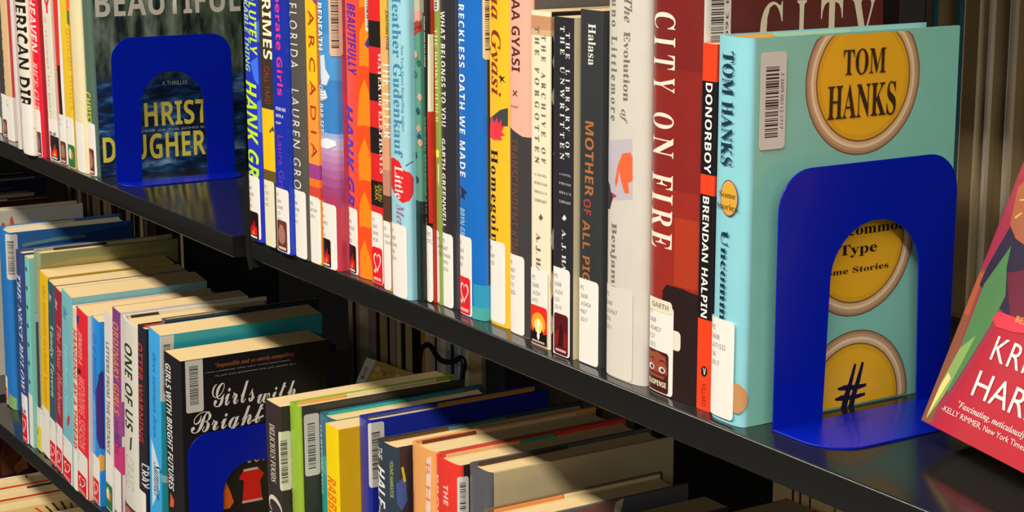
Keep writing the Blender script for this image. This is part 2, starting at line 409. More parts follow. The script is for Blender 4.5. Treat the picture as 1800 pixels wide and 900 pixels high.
BOOKS = [
 ('hardcover_book','royal blue hardcover with lime green slanted lettering, first book after the shelf joint',-641.6,-3.6,29.1,150.8,225.1,0,0,'H','2433c0','2a44d0',0,[],'fiction books on the upper right shelf',[('t','ABSOLUTELY','sbi',7.7,242,162.2,11.1,'c6ea32'),('t','REMARKABLE THING','sbi',-4.2,241.6,147.5,10.2,'a8d8a0'),('t','HANK GREEN','sbi',-0.1,139.8,19.3,22.1,'c8f02c'),('p','3f78f0',[(10.7,189.8),(15.5,191.8),(15.3,173.2),(11.5,175.5)]),('p','3f78f0',[(1.8,155.5),(13.4,161.1),(13.6,137),(8,141.5)]),('p','4a70e8',[(11.1,122.3),(16.3,126.3),(15.8,95.6),(11.4,97.9)]),('l',-18,11,2.3,57.2,'PS|3608|.A5482|C57|2015','efebe2'),('s','flame',-12.8,7.7,1.5,25.9)]),
 ('paperback_book','dark brown paperback with large cream capitals above a yellow block on its spine',-605.5,-3.6,23.4,136.9,230.8,0,0,'P','3b332c','3b332c',0,[],'fiction books on the upper right shelf',[('t','PRIMES','sb',4.5,222.1,161.3,16.3,'fff0c4'),('t','CALL YARD','s',2.3,155.3,123.2,10.4,'a23a26'),('p','ffc81a',[(-16.7,65.7),(16.7,65.7),(16.7,119.2),(-16.7,119.2)]),('p','6a5626',[(-16.7,57),(16.7,57),(16.7,66.8),(-16.7,66.8)]),('p','5a4020',[(2.8,99.9),(10.7,105.6),(11.8,102.8),(11.2,100.8),(8.6,102),(6.2,99.8)]),('l',-14.5,10,0.8,57.8,'PS|3553|.H5|P75','ece4c4')]),
 ('paperback_book','deep blue paperback with pink rounded title lettering beside the yellow-block spine',-578.9,-4.8,26.7,140.4,231,0,0,'P','1a2fae','1a3fc0',0,[],'fiction books on the upper right shelf',[('t','Desperate Girls','sb',0.7,244,133.3,14.4,'ee3a8c'),('t','Laura Griffin','s',-0.3,99.8,41.7,10.3,'8a34c0'),('h','FROM ONE','sb',-7.6,11.4,120.6,123.6,'e6e6f6'),('h','WITH A','sb',-8,6.8,114.9,117.5,'e6e6f6'),('h','OF','sb',-8.4,1.9,109.1,111.2,'e6e6f6'),('l',-16.5,12.4,0.8,55,'PS|3608|.A5482|C57|2015','efebe2'),('s','face',-11.1,7.6,1.5,27.8)]),
 ('hardcover_book','charcoal grey hardcover with widely spaced pale capitals down its spine',-551.8,-2.3,29.5,155.1,226.5,0,0,'H','57534c','45423c',0,[],'fiction books on the upper right shelf',[('t','FLORIDA','s:1.5',-4,210.3,157.8,16.7,'e6e2da'),('t','LAUREN GROFF','s:1.4',-4,140.6,44.1,16,'e8e4dc'),('l',-18.3,10.5,0.8,57.3,'PS|3608|.A5482|C57|2015','efebe2')]),
 ('paperback_book','thin yellow paperback with rusty red letters fading to purple and orange below',-521.1,-0.9,18.3,141.2,227.6,0,0,'P','fcc41c','f08a28',0,[],'fiction books on the upper right shelf',[('p','ffa63a',[(-14.2,82.3),(14.2,82.3),(14.2,147.2),(-14.2,147.2)]),('p','ff9a3e',[(-14.2,82.3),(14.2,82.3),(14.2,119.6),(-14.2,119.6)]),('p','a4428c',[(-14.2,70.5),(14.2,70.5),(14.2,82.7),(-14.2,82.7)]),('p','ff7a22',[(-14.2,64.1),(14.2,64.1),(14.2,70.7),(-14.2,70.7)]),('p','d84a3c',[(-14.2,54.8),(14.2,54.8),(14.2,64.3),(-14.2,64.3)]),('t','ARCADIA','s:1.7',2.5,206.6,87.9,10.2,'b0381c'),('p','a04a90',[(4,216.5),(10.6,216.7),(10.4,211.4),(8.4,212.7)]),('l',-11.4,9.4,0.8,56,'FIC|BAGW|2016','efebe2')]),
 ('hardcover_book','sky blue hardcover with clouds and a pink lower spine',-502.4,-0.2,29.2,150.1,229.2,0,0,'H','3c8fd2','c8485a',0,[],'fiction books on the upper right shelf',[('p','4f9ad8',[(-19.6,153.7),(19.6,153.7),(19.6,189.5),(-19.6,189.5)]),('p','3d86cc',[(-19.6,108.2),(19.6,108.2),(19.6,153.7),(-19.6,153.7)]),('p','dfeaf2',[(-8.9,171.5),(-0.5,173.1),(0.9,162.4),(7.9,156.3),(2.2,149),(-7.8,149)]),('p','dce6f0',[(-12.9,143),(-0,145.2),(3.6,139.3),(-7.4,135.4)]),('p','9cb4dc',[(-19.6,107.6),(19.6,107.6),(19.6,111.2),(-19.6,111.2)]),('p','b8bcd8',[(-19.6,103),(19.6,103),(19.6,107.6),(-19.6,107.6)]),('p','c8b4d0',[(-19.6,98.4),(19.6,98.4),(19.6,103),(-19.6,103)]),('p','c69cc4',[(-19.6,93.4),(19.6,93.4),(19.6,98.4),(-19.6,98.4)]),('p','c08ab8',[(-19.6,87.8),(19.6,87.8),(19.6,93.4),(-19.6,93.4)]),('p','b878ac',[(-19.6,81.8),(19.6,81.8),(19.6,87.8),(-19.6,87.8)]),('p','b0689f',[(-19.6,75.3),(19.6,75.3),(19.6,81.8),(-19.6,81.8)]),('p','aa5590',[(-19.6,67.9),(19.6,67.9),(19.6,75.3),(-19.6,75.3)]),('p','a8457c',[(-19.6,60.5),(19.6,60.5),(19.6,67.9),(-19.6,67.9)]),('p','b03e66',[(-19.6,52.1),(19.6,52.1),(19.6,60.5),(-19.6,60.5)]),('p','c23a4e',[(-19.6,-5.9),(19.6,-5.9),(19.6,52.1),(-19.6,52.1)]),('p','f0f4f8',[(-12.9,104.1),(1.9,106.9),(12.9,105.8),(13.8,102.2),(3.4,98.4),(-11.1,98.4)]),('t','BENEATH','sb',-7.1,213.2,176.1,10,'f4f8fc'),('t','OUR BAR SET','sb',-7.9,148.1,110.7,8.8,'e0ecf6'),('b',9,20.6,172.7,229.6,'','d9b89a'),('l',-18.1,12.3,0.8,53.9,'PS|3611|.A8425|B4|2011','efebe2'),('s','flame',-12.9,3.9,1.5,24.7)]),
 ('hardcover_book','thick orange and pink hardcover with purple slanted lettering',-472.7,7.1,43.6,158.9,235,0,0,'H','f2503c','ff8a1a',0,[],'fiction books on the upper right shelf',[('p','ff8a1a',[(9.9,226.7),(27.3,226.9),(22.5,-12.1),(2.6,-15.2),(4.2,85.5),(2.7,116.6),(7.9,152.6)]),('p','f8501e',[(5.9,211.8),(16,213.2),(24.1,211.6),(23.6,184),(20.1,194.9),(16.4,203.8),(11.2,196.4),(5.7,186)]),('p','f8501e',[(4,166.8),(14.7,168.5),(23.2,167.1),(22.7,137.4),(19.1,149),(15,158.5),(9.4,150.3),(3.7,139)]),('p','f8501e',[(1.9,120.1),(13.2,122.2),(22.4,121.1),(21.8,92.8),(17.9,103.7),(13.6,112.6),(7.7,104.6),(1.7,93.5)]),('p','f8501e',[(-0.1,76.8),(11.7,79.3),(21.5,78.5),(21,52.4),(16.8,62.3),(12.1,70.3),(6,62.7),(-0.2,52.3)]),('p','f8501e',[(-1.8,39.2),(10.3,42.1),(20.8,41.6),(20.1,10.7),(15.7,22.2),(10.8,31.7),(4.3,22.6),(-2.1,10.2)]),('t','BEAUTIFULLY','sbi',-4.3,215,159.6,14.7,'5a2ab0'),('t','FOOLISH ENDEAVOR','sbi',-19.2,233.9,142.8,3.6,'6a2ab0'),('t','HANK GREEN','sbi',-12.9,135.6,19.4,16.5,'4a34c4'),('l',-27.1,0.6,0.8,53.8,'PS|3607|.R43285|B43|2020','efebe2'),('s','flame',-19.2,-3,1.5,23.8),('b',17.3,24.2,194.4,231.4,'','d9d5cb'),('p','4a3a90',[(15.8,184.7),(21,191.8),(21.3,180.6)])]),
 ('paperback_book','red and black checked paperback with white serif title and gold author box',-424.8,5.8,18.6,138.7,233.5,0,0,'P','e0282a','c8202a',0,[],'fiction books on the upper right shelf',[('p','221a18',[(-14.3,184.5),(14.3,184.5),(14.3,204.1),(-14.3,204.1)]),('p','221a18',[(-14.3,143.5),(14.3,143.5),(14.3,164.3),(-14.3,164.3)]),('p','221a18',[(-14.3,103.2),(14.3,103.2),(14.3,123),(-14.3,123)]),('p','221a18',[(-14.3,62.4),(14.3,62.4),(14.3,82),(-14.3,82)]),('t','WATER for ELEPHANTS','ser',9.2,181,88.8,5,'f4ece0'),('t','SARA','s',0.8,78.4,67,5.7,'c8a83c'),('t','GRUEN','s',6.3,79.7,66.9,5.1,'c8a83c'),('l',-11.5,9.1,1.4,57.2,'PS|3607|.R696|W38','efebe2'),('s','heart',-8.1,8.1,1.8,29.9)]),
 ('paperback_book','narrow peach paperback with cream serif capitals, tucked behind the pale blue book',-400.1,3.1,10.7,147.4,240.7,0,0,'P','e8b070','c89070',0,[],'fiction books on the upper right shelf',[('p','e6b848',[(-10.3,193.4),(10.3,193.4),(10.3,229.3),(-10.3,229.3)]),('p','e2a27c',[(-10.3,93.4),(10.3,93.4),(10.3,125.8),(-10.3,125.8)]),('p','c88a70',[(-10.3,73.9),(10.3,73.9),(10.3,93.5),(-10.3,93.5)]),('p','5a3a2c',[(-10.3,54.2),(10.3,54.2),(10.3,73.9),(-10.3,73.9)]),('t','JONATHAN STONE','s',4.9,213.5,184.1,3.1,'3a2a1c'),('t','THE TELLER','ser',3.7,175.6,117.2,10.1,'fdf0d8'),('l',-6.6,5.4,0.8,54.1,'PS|3569|.T6413','efebe2')]),
 ('hardcover_book','pale blue hardcover with a red heart shape across its spine',-383.4,-0.7,28.8,153.8,241.6,0,0,'H','9fd6e2','8cc6d4',0,[],'fiction books on the upper right shelf',[('t','Heather Gudenkauf','ser',2.3,230.6,107.2,12.4,'4888ae'),('t','New York Times Bestselling Author','ser',9.1,190,126.6,3.8,'5c9cba'),('p','e22a2e',[(-12.7,104.4),(-5.5,105.8),(3.5,104),(8.7,98.2),(14.6,97.1),(17.7,93),(17.5,81.1),(14.3,75.8),(7.3,73.3),(0.9,75.4),(-5.5,79.6),(-12.7,84.1),(-12.7,89.7)]),('p','3a6a80',[(11.2,101.9),(15.5,104.7),(17.9,105.3),(17.9,104.5),(15.5,103.8),(11.8,101.1)]),('t','Little','ser',2.2,100.3,75.7,12.1,'fbe6dc'),('t','Mercies','seri',3.3,71.8,41.4,11,'a2689e'),('l',-17.9,11.5,0.8,56.1,'PS|3607|.U346|L58|2014','efebe2')]),
 ('paperback_book','thin green floral paperback with a face above, black at the foot',-354.2,6.9,8,136.6,246.8,0,0,'P','5c9a82','4a8a72',0,[],'fiction books on the upper right shelf',[('p','c8bfa4',[(-9,214.1),(9,214.1),(9,239.3),(-9,239.3)]),('p','e2a48a',[(-3.7,214.6),(6.2,215.8),(6.1,209.3),(-3.7,206.5)]),('p','b4301c',[(-3.7,206.5),(1,208.4),(6.1,206.9),(6,201.1),(1.6,199.4),(-3.7,196.6)]),('p','8a1c14',[(-3.7,202.8),(5.6,205.2),(5.6,203.6),(-3.7,201.1)]),('p','1c4460',[(-2.7,142.4),(0,145.6),(3.2,144.3),(3.7,141.4),(0.7,139.4)]),('p','1e4a66',[(-1.5,123.7),(1.2,126.9),(3.9,125.5),(4.3,122.6),(1.9,120.7)]),('p','163c54',[(-3.7,109.9),(-3.7,112.9),(-1.8,111.4),(-1,108.6),(-3.7,106.5)]),('p','1a4460',[(-3.7,91.7),(-3.5,94.7),(0.3,93.5),(1.1,90.7),(-2.5,88.5)]),('p','d8a890',[(0.3,153.1),(2.8,156.3),(4.8,154.7),(5.2,151.7),(3.3,150.1)]),('p','cf9a84',[(-2.2,129.9),(0.5,133.1),(3.6,131.8),(4,128.9),(1.2,126.9)]),('p','d8a48c',[(0.2,119.7),(2.7,122.9),(4.8,121.3),(5.2,118.3),(3.3,116.7)]),('p','d8a48c',[(-3.7,183.8),(-2.2,186.8),(1.2,185.5),(1.9,182.6),(-1.5,180.7)]),('p','2c6a58',[(-0.7,177.9),(1.9,181),(4.3,179.5),(4.7,176.6),(2.5,174.9)]),('p','3c7a62',[(-3.7,169.4),(-3.7,172.2),(-0.1,170.9),(0.7,168.1),(-2.9,166.1)]),('p','173028',[(-9,67.4),(9,67.4),(9,76.1),(-9,76.1)]),('p','14201c',[(-9,-3.2),(9,-3.2),(9,67.4),(-9,67.4)])]),
 ('paperback_book','thin black paperback with white lettering along a cream and red edge',-345.8,10.3,8,139.5,245.7,0,0,'P','1c1512','c02a1c',0,[],'fiction books on the upper right shelf',[('t','STORIES FROM EACH OTHER','sb',-3,211.8,175,2.7,'f2ece0'),('t','BETWEEN BREATHING AND CRASH','sb',-3.7,138.4,47,2,'f2ece0'),('p','e6dcc2',[(2.4,199.1),(7.3,199.1),(6.6,143.2),(0.9,143)]),('p','c22a18',[(0.1,142.9),(7,143.1),(5.9,60.8),(0.5,60.5)]),('l',-5,4.5,0.9,58.3,'FIC|STO','efebe2')]),
 ('paperback_book','slim olive green paperback with pale yellow lettering',-337.4,14.2,8,137.4,237.4,0,0,'P','8ca24c','7a9040',0,[],'fiction books on the upper right shelf',[('t','THE BOOKBUILDER','ser',-1.3,203.3,135.1,5.3,'dce090'),('p','f0f060',[(-2.6,115.8),(1.6,115.1),(1.5,110.5),(-1.9,109.2),(-3.7,112.3)]),('p','e8ecc0',[(-0.3,105.2),(1.4,105.4),(1,87.7),(-0.6,92.6)]),('b',-3.7,3.7,215.5,229.6,'','d9d5cb'),('l',-5,0.5,1,55.5,'PS|3608|.O6','efebe2')]),
 ('hardcover_book','black hardcover with small white capitals all the way down, beside the slim green book',-329,13.3,18.1,158.8,240.3,0,0,'H','2f2d31','5a5a60',0,[],'fiction books on the upper right shelf',[('t','WHAT BELONGS TO YOU','sb:1.15',-3.6,216.2,134,7.5,'f0e8e4'),('t','GARTH GREENWELL','sb',-4.3,125,59.3,6.3,'f0e8e4'),('l',-11.2,7.4,0.8,55.7,'PS|3607|.R4686|W43|2016','efebe2')]),
 ('hardcover_book','bright blue hardcover with white capitals and a small dark bird',-304.8,12.2,35.4,156,240.6,0,0,'H','1b6fc9','3a3420',0,[],'fiction books on the upper right shelf',[('t','THE RECKLESS OATH WE MADE','sb:1.2',-8.3,244.6,101.3,9.7,'eef4fa'),('p','223048',[(-13.3,94.9),(-6.6,92.6),(-0.8,90.2),(-5.8,89.1),(-5,84.7),(-9.7,86.4),(-15.6,82.9),(-10.7,89.5)]),('t','BRYN GREENWOOD','sb',-9.9,78.1,34.9,9.6,'9cc8f0'),('p','2f9ac0',[(6,7.3),(24,7.3),(24,26.1),(6,26.1)]),('p','4aa8a4',[(4,-3.1),(24,-3.1),(24,9.4),(4,9.4)]),('l',-21.9,4.5,0.8,58.6,'PS|3607|.R46|R43','efebe2'),('s','heart',-15.6,2,1.5,28.7),('b',17,24.8,186.1,242.4,'','e2cfa4')]),
 ('hardcover_book','golden yellow hardcover with blackletter title and a coral feather burst',-269.1,16.7,30.3,153.5,247.5,0,0,'H','fdc22c','f0b020',0,[],'fiction books on the upper right shelf',[('t','Yaa Gyasi','bseri',-3.9,243,162.5,16.1,'8e2a18'),('p','47464c',[(-13.3,145.6),(-7.1,147.9),(3.8,153.5),(11.8,155.4),(11.7,142.9),(-2.2,141.4),(-13.3,138.5)]),('p','f23c48',[(-13.3,142.4),(-11.9,139.4),(-9.1,148.1),(-4.6,143.5),(-0.6,147.9),(0.8,143.3),(5.2,146.9),(4.4,142.2),(8.4,143),(5.1,138.3),(8.9,136.4),(3.7,135),(5.7,132.5),(-0.8,132.1),(-5.5,131.5),(-13.3,132.9)]),('t','Homegoing','ser:1.15',-6.5,125,50.9,12.9,'1e150c'),('p','3a1a10',[(2.6,178.7),(5.4,175.8),(9.2,176.9),(6.7,174.8),(9.7,172.3),(5.4,173.9),(3.3,171.4),(4,174.6),(1.1,176.6),(4,176.5)]),('l',-18.8,8.9,2.2,60.5,'PS|3607|.Y37','efebe2')]),
 ('hardcover_book','hardcover with pale pink upper spine and charcoal lower spine',-238.4,14.4,28.1,149.8,248.2,0,0,'H','f4b6a0','6a655f',0,[],'fiction books on the upper right shelf',[('p','413f40',[(-12.4,146.8),(-12,143.7),(-2.9,141),(5.5,138.9),(12.5,138.8),(15.3,138.9),(15.2,-9.8),(-12.4,-15.4)]),('t','YAA GYASI','sb',-2.6,236.9,181.8,11.1,'5c2e20'),('h','KNOPF','s',-10,0.8,157.2,158.8,'8a4a38'),('h','X','sb',-6.9,0.1,165.3,169,'5c2e20'),('t','TRANSCENDENT KINGDOM','sb',-4.8,136.4,35.2,9.9,'6e4836'),('l',-17.4,7.7,0.8,56.1,'PS|3607|.Y37|T73|2020','efebe2')]),
 ('paperback_book','cream paperback with two-line grey serif title and a sunset sticker',-201.8,10.5,23,136.7,224.5,0,0,'P','efe6c8','2a1c16',0,[],'fiction books on the upper right shelf',[('p','c8946a',[(-16.5,212.6),(16.5,212.6),(16.5,221.4),(-16.5,221.4)]),('p','d8b088',[(-16.5,208.9),(16.5,208.9),(16.5,212.6),(-16.5,212.6)]),('t','THE ARCHIVE OF','ser:1.9',4.3,209.3,125.6,5,'7c765e'),('t','THE FORGOTTEN','ser:1.9',-3.6,214.6,124.6,5.1,'7c765e'),('h','A NOVEL','ser',-6.8,8.4,116.3,118,'a8a284'),('h','FROM','ser',-6.8,8.4,110.6,112.4,'a8a284'),('h',"HELL'S",'ser',-6.8,8.4,104.9,106.7,'a8a284'),('h','LIBRARY','ser',-6.8,8.4,99.1,101,'a8a284'),('p','6a6448',[(-1.9,88),(0.9,91.1),(3.7,88.8),(0.9,86.5)]),('t','A. J. HACKWITH','ser',-2.2,77.7,18.8,5.6,'6a6650'),('p','d9c9a0',[(12.7,210.3),(14.5,215.7),(16.2,211.6),(15.7,206.5),(14.1,204.8)]),('p','d9c9a0',[(12.8,192.7),(14.1,197.1),(15.4,194.1),(15,189.7),(13.7,188.3)]),('p','d9c9a0',[(11.7,169.9),(13.7,175.4),(15.7,171.2),(15,166),(13.3,164.3)]),('p','d9c9a0',[(13.5,132.5),(15.1,136.5),(16.7,133.8),(16.1,129.6),(14.7,128.3)]),('p','d9c9a0',[(14.3,104.2),(15.6,109),(17,105.4),(16.5,100.7),(15.2,99.1)]),('p','d9c9a0',[(11.7,75.9),(13.4,83.3),(15.2,77),(14.6,70.4),(13,68.1)]),('p','d9c9a0',[(11.1,45.1),(12.6,54.6),(14.2,46.3),(13.7,38.4),(12.2,35.3)]),('p','d9c9a0',[(11.4,17.9),(12.6,24.8),(14,19.1),(13.6,12.9),(12.2,10.8)]),('l',-14.3,9.8,1,52.9,'PS|3608|.A254|A73|2020','efebe2'),('s','sunset',-11.1,9.2,1.5,28)]),
 ('paperback_book','dark paperback with two-line white serif title beside the cream one',-171.5,8.3,22.1,138.5,222.5,0,0,'P','2b2930','d8caa4',1,[],'fiction books on the upper right shelf',[('h','A NOVEL','ser',-3.7,9.9,121.1,122.5,'b8b6b0'),('h','FROM','ser',-3.7,9.9,115.1,116.6,'b8b6b0'),('h',"HELL'S",'ser',-3.6,10,109.1,110.7,'b8b6b0'),('h','LIBRARY','ser',-3.6,10,103.1,104.8,'b8b6b0'),('t','THE LIBRARY OF','ser:1.9',5.9,213,133.7,4.6,'f0eee6'),('t','THE UNWRITTEN','ser:1.9',-0.3,216.9,131.4,4.9,'f0eee6'),('p','f0eee6',[(-0.2,92.8),(2.5,95.8),(5.1,93.6),(2.5,91.7)]),('t','A. J. HACKWITH','ser',2,85.7,26.3,5.3,'e8e6de'),('l',-13.7,9.3,0.8,59.7,'PS|3608|.A254|L53|2019','efebe2'),('s','dark',-8.9,7.5,1.5,29)]),
 ('paperback_book','charcoal paperback with orange-brown hand-cut title letters',-145.2,11.1,23.8,144.2,228.5,0,0,'P','34373a','34373a',0,[],'fiction books on the upper right shelf',[('t','Halasa','ser',1.6,220.1,194.2,8.1,'eae6da'),('t','MOTHER','sb',-0.5,158.8,111,9.5,'b4703c'),('t','OF','sb',-2.4,109,98.7,8.4,'a4483c'),('t','ALL PIGS','sb',-3.4,95,48.5,8.4,'b06a34'),('l',-14.8,10.6,0.8,56.5,'PS|3608|.A5454|M67|2017','efebe2')]),
 ('hardcover_book','wide off-white hardcover with grey serif title and an orange picture on its spine',-115.1,8.6,42,152.8,253.8,0,0,'H','d6d0c4','ccc5ba',0,[],'fiction books on the upper right shelf',[('t','The','seri',4.2,238.8,223.6,7.9,'7c7466'),('t','Evolution','ser',3.3,218.4,176.1,6.3,'7c7466'),('t','of','seri',0.6,171.1,162.6,7.7,'7c7466'),('t','Bruno Littlemore','ser:1.3',-10.6,249.3,162.6,7.1,'7c7466'),('p','c4bcc4',[(-19.9,149.2),(9.3,153.9),(10.4,116.9),(-17.2,112)]),('p','f46a40',[(-0.2,143.7),(7.8,145.4),(10,142.8),(10.2,128.2),(5.9,126.2),(7.2,120),(2.6,119.4),(-1.1,125.9),(-3.7,132.6),(-4.8,125.4),(-7.4,121.4),(-8.1,125.6),(-5,136)]),('p','3a3438',[(-19.9,124.5),(-15.1,122.4),(-13.2,117.7),(-8.7,117),(-11.5,112.9),(-14.8,106.7),(-19.9,106.4),(-19.9,115.8)]),('p','c03a50',[(-11.6,117.9),(-6,116.7),(-8.6,114.8),(-11.6,115.8)]),('t','Benjamin Hale','ser',-9.5,99.2,22.6,7.5,'7c7466'),('l',-26.1,11.8,0.8,58.7,'PS|3608|.A54567|E96|2011','dcd6c8')]),
 ('hardcover_book','thick dark red hardcover with cream slab capitals and an eyes sticker',-72.7,11.1,50.3,154.4,258,0,0,'H','7e2220','5a2420',0,[],'fiction books on the upper right shelf',[('p','8c2620',[(-30,127.8),(26,127.8),(26,198.9),(-30,198.9)]),('p','9c2c22',[(-30,58.4),(26,58.4),(26,127.8),(-30,127.8)]),('p','b03a20',[(4,70.5),(30,70.5),(30,111.9),(4,111.9)]),('p','2a1a1a',[(-7.1,65.3),(-3.1,69.6),(12.1,69.7),(25.6,67.5),(27.1,-9.5),(-23.7,-21.7),(-23.7,33),(-9.5,36.5)]),('t','C','slab',-9.8,231.8,221.9,23.4,'eee6d2'),('t','I','slab',-9.9,217.3,211.9,23.5,'eee6d2'),('t','T','slab',-9.9,206.9,198.6,23.4,'eee6d2'),('t','Y','slab',-9.9,193.8,185.1,23.4,'eee6d2'),('t','O','slab',-10,172.6,163.1,23.4,'eee6d2'),('t','N','slab',-10,158.3,146.4,23.3,'eee6d2'),('t','F','slab',-10.1,136.1,127.2,23.3,'eee6d2'),('t','I','slab',-10.1,124.7,118.5,23.4,'eee6d2'),('t','R','slab',-10.2,114.7,103.6,23.3,'eee6d2'),('t','E','slab',-10.2,101.1,90.7,23.3,'eee6d2'),('h','C','slab',64.8,82,202.1,237.8,'d4ccb4'),('h','I','slab',92.6,99.9,200.5,237.8,'d4ccb4'),('h','T','slab',111.2,128.4,199.5,237.7,'d4ccb4'),('h','Y','slab',135.7,155,198.1,237.8,'d4ccb4'),('p','120c0c',[(160.3,242.4),(175.7,243.3),(175.7,214.2),(161.8,213.4)]),('b',24.5,42.9,201.9,253.1,'3 3609','d9d5cb'),('l',-23.7,11.3,30.8,42.9,'','e6dfcc'),('l',-23.7,4.7,0.8,56.6,'PS|3608|.A54827|C57|2015','efebe2'),('s','suspense',-23.7,0.5,1.5,27),('l',-23.7,3.4,51.3,59.4,'GARTH','e9e0c8')]),
 ('paperback_book','thin orange-red paperback with black title boxes',-21.1,11.6,12.9,130,216.5,0,0,'P','f0441e','d03818',0,[],'fiction books on the upper right shelf',[('p','181416',[(-11.4,141.3),(11.4,141.3),(11.4,195.2),(-11.4,195.2)]),('t','DONORBOY','sb',0.8,194.2,142.1,6.2,'f4f0ec'),('p','181416',[(-11.4,55.6),(11.4,55.6),(11.4,129.5),(-11.4,129.5)]),('t','BRENDAN HALPIN','sb',0,128.4,56.6,5.8,'f4f0ec'),('p','181416',[(-1.4,25.9),(1.2,27.6),(3.9,26.5),(4,23.1),(1.4,20.7),(-1.3,21.8)]),('h','V','sb',0.3,2.9,22.2,26.3,'f0ece8'),('t','VILLARD','s',1.2,16.9,2.8,3.8,'a82a18')]),
